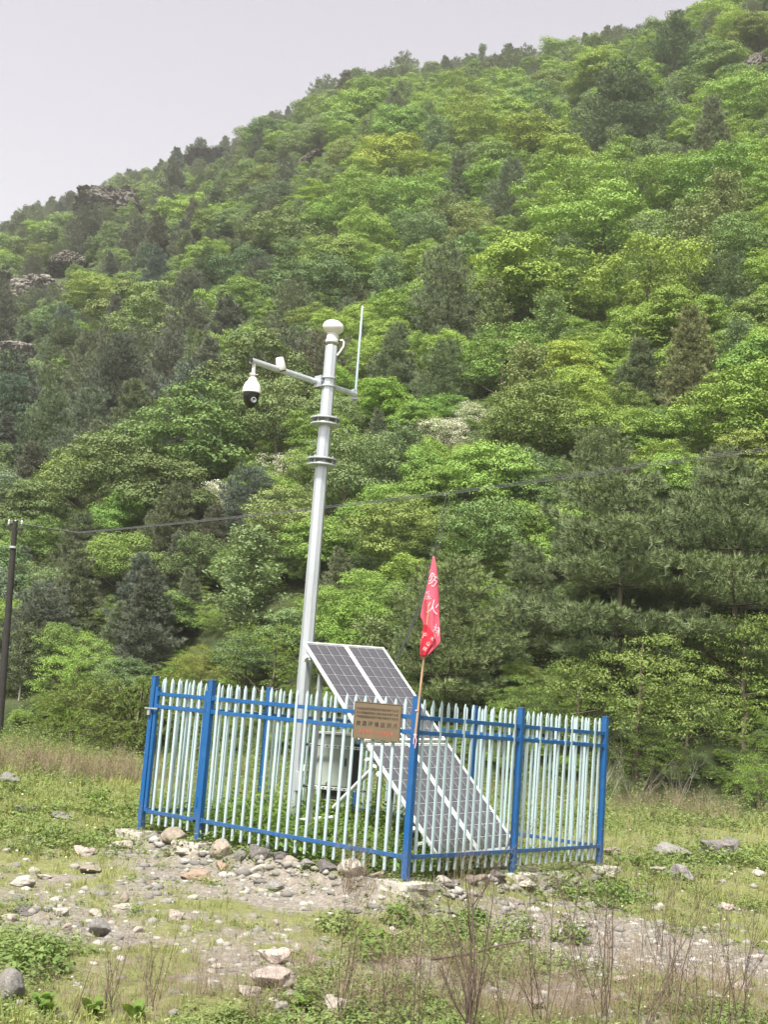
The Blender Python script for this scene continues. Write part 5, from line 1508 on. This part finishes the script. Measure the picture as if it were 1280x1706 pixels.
# grass
x, y = view_points(52000, 6.4, 42); sv = soil(x, y); pat = fbm(x / 2.3, y / 2.3, 3)
pr = np.clip(1.05 - sv * 1.35, .04, 1) * np.clip(.42 + pat * .8 + .35 * (x < -1.5) * (y > 13), .12, 1)
k = (gg.random(len(x)) < pr) & ~in_fence(x, y, -.1) & (foot(x, y) > -1.5); x, y = x[k], y[k]
tm = [blade_tuft(gg) for _ in range(6)]
sc = gg.uniform(.45, 1.0, len(x)) * np.clip(y / 13, .8, 1.9)
V, F, T = spread(tm, ground_pts(x, y), gg.uniform(0, 6.28, len(x)), sc, .2, gg)
tag(put('grass', npmesh('grass', V, F, [M['grass']], False, {'tone': T})), 'short yellowish green grass growing in patches on the meadow', kind='stuff')
# low leafy weeds
x, y = view_points(40000, 6.4, 34); sv = soil(x, y); pat = fbm(x / 1.4 + 9, y / 1.4, 4)
pr = np.clip(1.0 - sv * .85, .2, 1) * np.clip(.30 + pat * 1.9, .03, 1)
k = (gg.random(len(x)) < pr) & ~in_fence(x, y, .0); x, y = x[k], y[k]; pat = pat[k]
tm = [leafy(gg, 17, .07, .10, .042), leafy(gg, 22, .10, .12, .036, .5), leafy(gg, 14, .05, .09, .05, .7), leafy(gg, 26, .14, .12, .040, .45)]
V, F, T = spread(tm, ground_pts(x, y), gg.uniform(0, 6.28, len(x)), gg.uniform(.55, 1.15, len(x)) * (.8 + np.clip(pat, 0, .5)) * np.clip(y / 14, .8, 1.6), .15, gg)
tag(put('weeds', npmesh('weeds', V, F, [M['weed']], False, {'tone': T})), 'low leafy weeds creeping between the stones', kind='stuff')
# lush plants inside the fence
n = 2200; s = gg.uniform(.06, LEN_L + .1, n); t = gg.uniform(.06, LEN_R + .1, n); x = FN[0] + FL[0] * s + FR[0] * t; y = FN[1] + FL[1] * s + FR[1] * t
front = np.exp(-np.minimum(s, t) / 1.3)
under = (s < 1.0) & (t > .4)
k = gg.random(n) < np.where(t > 2.6, .35, 1.0) * np.where(under & (t > 1.6), .5, 1); x, y, s, t = x[k], y[k], s[k], t[k]
tm = [tall_weed(gg, .42, 27, .075, .5), tall_weed(gg, .36, 30, .06, .45), leafy(gg, 30, .28, .20, .07, .6), tall_weed(gg, .5, 27, .06, .35)]
h = gg.uniform(.6, 1.2, len(x)) * np.clip(.75 + .30 * np.minimum(s, t), .6, 1.35) * np.where(t > 2.4, .7, 1)
V, F, T = spread(tm, ground_pts(x, y), gg.uniform(0, 6.28, len(x)), h, .12, gg)
tag(put('enclosure_weeds', npmesh('enclosure_weeds', V, F, [M['lush']], False, {'tone': T})), 'lush green weeds growing knee high inside the fence', kind='stuff')
# taller weeds at the back of the meadow up to the foot of the slope
x, y = view_points(15000, 17.5, 52, .42, .8); ft = foot(x, y)
pr = np.clip((y - 17) / 12, 0, 1) * np.clip(.6 + fbm(x / 3, y / 3, 3), .15, 1) * np.where(x > 3, .8, 1)
k = (gg.random(len(x)) < pr) & (ft > -4.0) & ~in_fence(x, y, .5); x, y = x[k], y[k]; ft = ft[k]
tm = [tall_weed(gg, .5, 27, .075, .35), tall_weed(gg, .7, 30, .07, .3), leafy(gg, 26, .3, .3, .09, .5), tall_weed(gg, .4, 24, .08, .5)]
P = np.stack([x, y, land(x, y)], 1)
V, F, T = spread(tm, P, gg.uniform(0, 6.28, len(x)), gg.uniform(.45, 1.15, len(x)) * np.clip(1.25 - ft / 22, .5, 1.3), .15, gg)
tag(put('tall_weeds', npmesh('tall_weeds', V, F, [M['weed']], False, {'tone': T})), 'taller weeds covering the far meadow up to the trees', kind='stuff')
# dry stalks
X_, Y_, S_ = [], [], []
for u, v, n, sx, sy, h in [(70, 1285, 150, 1.0, .8, 1.1), (170, 1300, 150, 1.0, .8, 1.1), (240, 1280, 60, 1.6, 1.4, .9), (20, 1260, 100, 1.2, 1.5, .9), (900, 1350, 60, 1.6, 1.2, 1.0), (960, 1330, 50, 2.0, 1.5, .9), (1090, 1350, 50, 1.8, 1.6, 1.0), (1170, 1360, 90, 1.0, 1.0, 1.2), (1050, 1345, 40, 1.8, 1.3, .9), (1240, 1380, 40, 1.5, 2.0, .9),
                           (700, 1320, 60, 1.2, .6, 1.0), (580, 1490, 7, .10, .10, 1.3), (800, 1480, 9, .25, .12, 1.2), (700, 1600, 60, 1.5, .7, .6), (350, 1660, 40, 1.0, .5, .5), (1100, 1650, 120, 1.3, .6, .8), (950, 1680, 95, 1.2, .5, .8), (780, 1680, 95, 1.0, .5, .8), (1200, 1690, 80, .9, .5, .8), (600, 1690, 110, .9, .35, .7), (220, 1680, 40, .9, .35, .6), (930, 1600, 50, 1.0, .6, .6)]:
    g0 = ground_hit(u, v); X_.append(g0[0] + gg.normal(size=n) * sx); Y_.append(g0[1] + gg.normal(size=n) * sy); S_.append(gg.uniform(.5, 1.1, n) * h)
x, y, sc = np.concatenate(X_), np.concatenate(Y_), np.concatenate(S_); k = (y > 6.2) & ~in_fence(x, y, .05); x, y, sc = x[k], y[k], sc[k]
P = np.stack([x, y, land(x, y)], 1)
V, F, T = spread([dry_stalks(gg) for _ in range(5)], P, gg.uniform(0, 6.28, len(x)), sc * np.where(y > 20, 1.15, 1.0), .1, gg)
w_ = 1.0
tag(put('dry_stalks', npmesh('dry_stalks', V, F, [M['dry']], False, {'tone': T})), 'dry reddish brown weed stalks in loose stands', kind='stuff')
# gravel
x, y = view_points(46000, 6.4, 20); sv = soil(x, y)
k = (gg.random(len(x)) < np.clip(sv * .9 - .17, .02, 1)) & ~in_fence(x, y, 0); x, y = x[k], y[k]
n_ = 300; e_ = gg.integers(0, 2, n_); a_ = gg.uniform(-.3, 4.3, n_); b_ = -.10 - np.abs(gg.normal(size=n_)) * .22      # rubble packed along the fence base
s_, t_ = np.where(e_ == 0, a_, b_), np.where(e_ == 0, b_, a_)
k = np.all([np.hypot(s_ - q[0], t_ - q[1]) > .36 for q in POSTS], axis=0); s_, t_ = s_[k], t_[k]; n_ = len(s_)
x = np.concatenate([x, FN[0] + FL[0] * s_ + FR[0] * t_]); y = np.concatenate([y, FN[1] + FL[1] * s_ + FR[1] * t_]); nb_ = n_
tm = []
for i in range(6):
    V, F = ico(1); n_ = unit(V); V = V * np.array([1, gg.uniform(.6, .95), gg.uniform(.35, .65)]) * (1 + gg.normal(size=(len(V), 1)) * .22); tm.append((V, F, np.full(len(V), gg.random())))
sz = .006 + .052 * gg.random(len(x)) ** 4.5 + .004 * gg.random(len(x))
sz[-nb_:] = .018 + .055 * gg.random(nb_) ** 2.2
V, F, T = spread(tm, ground_pts(x, y) + np.array([0, 0, -.003]), gg.uniform(0, 6.28, len(x)), sz * np.clip(y / 10, 1, 1.4), .2, gg)
m, nt, b = mat('gravel_stone'); a = N(nt, 'ShaderNodeAttribute', attribute_name='tone')
nt.links.new(ramp(nt, a.outputs['Fac'], [(0, (.12, .115, .105)), (.45, (.205, .192, .172)), (.75, (.26, .247, .225)), (1, (.33, .315, .29))]), b.inputs['Base Color']); b.inputs['Roughness'].default_value = .9
tag(put('gravel', npmesh('gravel', V, F, [m], False, {'tone': T})), 'loose gravel and pebbles on the bare ground', kind='stuff')
# leaf litter and small blossoms in the turf
x, y = view_points(220, 6.6, 26); k = ~in_fence(x, y, .1); x, y = x[k], y[k]; V, F = ico(1); V = V * np.array([.009, .009, .006])
m, nt, b = mat('petal'); b.inputs['Base Color'].default_value = (.5, .5, .36, 1)
V, F, T = spread([(V, F, np.full(len(V), .5))], ground_pts(x, y) + np.array([0, 0, .06]), gg.uniform(0, 6, len(x)), gg.uniform(.6, 1.3, len(x)) * np.clip(y / 9, .9, 2), 0, gg)
tag(put('meadow_flowers', npmesh('meadow_flowers', V, F, [m])), 'scattered tiny pale flowers in the turf', kind='stuff')


# ------------------------------------------------------------------ bare shrubs and stems in the foreground
def bare_shrub(g, stems, h, spread_, r0, forks=3, lean=(0, 0)):
    mb = MB()
    def grow(p, d, L, r, lev):
        n = 5; P = [p]; q = p.copy(); dd = d.copy()
        for i in range(n):
            dd = unit(dd + g.normal(size=3) * .10 + np.array([0, 0, .05])); q = q + dd * L / n; P.append(q)
        mb.tube(P, [r * (1 - .75 * i / n) for i in range(n + 1)], 5 if r > .004 else 4, False)
        if lev > 0:
            for k_ in range(int(g.integers(3, forks + 3))):
                i = int(g.integers(1, n)); a = g.uniform(0, 6.283); e = unit(dd + np.array([math.cos(a), math.sin(a), .25]) * g.uniform(.35, .8))
                grow(P[i], e, L * g.uniform(.35, .65), r * .55 * (1 - .1 * i), lev - 1)
        for k_ in range(3):                                   # buds
            i = int(g.integers(2, n + 1)); mb.tube([P[i], P[i] + unit(g.normal(size=3) + np.array([0, 0, .6])) * .018], [r * .5 + .001, .0006], 4, False)
    for s in range(stems):
        a = g.uniform(0, 6.283); d = unit(np.array([math.cos(a) * spread_ + lean[0], math.sin(a) * spread_ * .6 + lean[1], 1.0]))
        grow(np.array([*(g.normal(size=2) * .03), -.05]), d, h * g.uniform(.65, 1.1), r0 * g.uniform(.6, 1.1), 2 if h > .9 else 1)
    return mb.mesh('bare_shrub', M['twig'], smooth=True)


TW = [  # u v height px stems spread radius lean label
    (780, 1740, 320, 5, .30, .0125, (.02, 0), 'bare dark shrub with a thick forked stem at the bottom of the photo'),
    (700, 1730, 280, 5, .24, .005, (-.05, 0), 'thin bare stems left of the thick forked shrub'),
    (650, 1725, 230, 4, .22, .005, (-.05, 0), 'fine bare twigs below the corner footing'),
    (900, 1735, 290, 5, .26, .0065, (.06, 0), 'upright bare twigs right of the thick forked shrub'),
    (1000, 1720, 330, 5, .28, .0065, (.16, 0), 'long bare twigs leaning over the gravel patch'),
    (1130, 1700, 270, 5, .26, .006, (.10, 0), 'bare twigs in the gravel toward the photo edge'),
    (1240, 1720, 240, 5, .28, .005, (.0, 0), 'few bare twigs at the photo edge'),
    (560, 1735, 300, 5, .14, .005, (.06, 0), 'sparse tall stems before the big white boulder'),
    (90, 1745, 250, 1, .02, .0055, (.38, 0), 'single dark stem slanting across the stony bank'),
    (180, 1690, 150, 6, .14, .0045, (.04, 0), 'dark upright stems below the big tilted grey slab'),
    (250, 1685, 150, 7, .16, .0045, (.0, 0), 'dark upright stems right of the big tilted grey slab'),
    (420, 1720, 120, 3, .2, .004, (0, 0), 'short bare stems under the broken outcrop'),
    (840, 1715, 250, 4, .30, .0045, (.05, 0), 'fine bare twigs between the thick forked shrub and the upright twigs'),
    (1065, 1725, 290, 5, .26, .005, (.08, 0), 'dense bare twigs just right of the long leaning ones'),
    (1190, 1740, 280, 5, .26, .005, (-.05, 0), 'bare twigs leaning inward near the bottom corner'),
    (960, 1660, 200, 4, .3, .0045, (-.05, 0), 'fine twigs standing behind the upright ones on gravel'),
    (1100, 1600, 190, 4, .3, .0045, (.04, 0), 'fine twigs rising in the gravel patch below the boulders'),
    (1060, 1340, 95, 5, .5, .012, (0, 0), 'pale dead bush at the foot of the tall leafy shrub'),
    (1130, 1345, 90, 6, .6, .012, (0, 0), 'pale dead bush beside the bare bank under the trees'),
    (1010, 1340, 80, 4, .5, .011, (0, 0), 'small pale dead bush just right of the fence end'),
]
for i, (u, v, hp, st, spd, r0, ln, lab) in enumerate(TW):
    g0 = ground_hit(u, min(v, 1704)); dpt = (g0 - EYE) @ FWD
    if v > 1704: g0 = ground_hit(u, v); dpt = (g0 - EYE) @ FWD
    me = bare_shrub(np.random.default_rng(800 + i), st, hp * dpt / CF, spd, r0 * .78, 3, ln)
    if 'pale dead' in lab: me.materials.clear(); me.materials.append(M['pale_bark'])
    tag(put('bare_shrub', me, None, g0), lab, 'shrub', 'bare shrubs and stems')
# fallen stick
A = ground_hit(715, 1652) + np.array([0, 0, .22]); B = ground_hit(872, 1625) + np.array([0, 0, .26])
tag(put('fallen_stick', MB().tube([A, A * .6 + B * .4 + np.array([0, 0, -.015]), A * .25 + B * .75 + np.array([0, 0, .01]), B], [.010, .009, .007, .004], 6).mesh('fallen_stick', M['twig'], smooth=True)), 'dark dead stick caught across the bare twigs', 'stick')

# low plants one can tell apart, with leaves of their own
def big_leaf(L, W, seed):
    g = np.random.default_rng(seed); n = 7; V = []; F = []
    for i in range(n + 1):
        t = i / n; w = W * math.sin(math.pi * min(t * .92 + .06, 1)) ** .8 * (1 + .1 * math.sin(t * 17)); z = .22 * L * math.sin(t * 2.3) - .10 * L * t * t
        V += [(t * L, -w / 2, z + .10 * w), (t * L, 0, z), (t * L, w / 2, z + .10 * w)]
    for i in range(n):
        for k_ in range(2): a = i * 3 + k_; F.append((a, a + 1, a + 4, a + 3))
    return npmesh('leaf', np.array(V), np.array(F), [M['lush']], True, {'tone': np.full(len(V), .35 + .5 * g.random())})


LV = [big_leaf(1.0, .52, i) for i in range(4)]
for i, (u, v, s, nl, lab) in enumerate([(75, 1690, .13, 16, 'broad leaved green plant beside the large smooth grey boulder'), (150, 1700, .12, 14, 'broad leaved green plant left of the dark upright stems'), (505, 1690, .12, 11, 'fresh green plant at the foot of the broken outcrop'), (225, 1705, .12, 11, 'low green plant at the bottom under the dark upright stems'), (1061, 1446, .14, 11, 'dark leafy plant in grass beyond the far end footing')]):
    g0 = ground_hit(u, v); o = thing('leafy_plant', lab, 'plant', g0, 0, 'broad leaved plants'); r = np.random.default_rng(900 + i)
    for k_ in range(nl):
        l = put('leaf', LV[k_ % 4], o, (r.normal() * .02, r.normal() * .02, .01 + .03 * k_ / nl)); z = k_ * 2.4 + r.normal() * .3; q = s * r.uniform(.6, 1.1); l.scale = (q, q, q); l.rotation_euler = (r.normal() * .2, -r.uniform(.15, 1.0), z)
for i, (u, v, w, h, t, lab) in enumerate([(612, 1600, 95, .62, 'lush', 'dark green weed clump on the bank below the corner footing'), (665, 1545, 60, .6, 'lush', 'small dark weed clump just below the corner footing'), (760, 1570, 90, .55, 'weed', 'grey-green weed clump behind the thick forked shrub'), (60, 1625, 120, .45, 'weed', 'grey-green weed clump above the large smooth grey boulder'), (560, 1555, 80, .5, 'weed', 'olive weed clump in front of the big white boulder'), (790, 1540, 60, .5, 'lush', 'dark weed clump under the middle footing'), (1020, 1500, 70, .45, 'lush', 'green weed mound below the far end footing'),
                                           (860, 1560, 80, .5, 'weed', 'green weed mound left of the gravel patch'), (950, 1570, 70, .5, 'weed', 'weed tussock inside the gravel patch'), (345, 1310 + 70, 40, .6, 'lush', 'tuft of weeds growing through the pickets beside the gate footing'), (165, 1345, 34, .9, 'lush', 'dark little bush in the short grass left of the gate')]):
    g0 = ground_hit(u, v); sc = w * ((g0 - EYE) @ FWD) / CF; r = np.random.default_rng(950 + i); n = 330
    n = 420; d = unit(r.normal(size=(n, 3))); d[:, 2] = np.abs(d[:, 2]); P = d * (r.uniform(.35, 1.05, n) ** .7)[:, None] * np.array([sc * .52, sc * .45, sc * h]) + np.array([0, 0, .01])
    V, F = leaves(P, unit(d * .5 + np.array([0, 0, .7]) + r.normal(size=(n, 3)) * .4), r.uniform(.03, .065, n) * (1.0 if sc < .7 else 1.15), .55, g=r)
    tag(put('weed_clump', npmesh('weed_clump', V, F, [M[t]], False, {'tone': np.repeat(np.clip(r.beta(2, 2, n), 0, 1), 4)}), None, g0), lab, 'plant', 'weed clumps on the bank')
# tall young shoots by the bottom edge
x, y = view_points(800, 6.0, 7.8, .40); P = ground_pts(x, y)
V, F, T = spread([tall_weed(gg, .34, 27, .05, .28), tall_weed(gg, .28, 30, .045, .32), blade_tuft(gg, 14, .26, .45, .006)], P, gg.uniform(0, 6.28, len(x)), gg.uniform(.6, 1.1, len(x)), .12, gg)
tag(put('fresh_shoots', npmesh('fresh_shoots', V, F, [M['grass']], False, {'tone': T})), 'fresh yellow-green shoots along the bottom of the photo', kind='stuff')
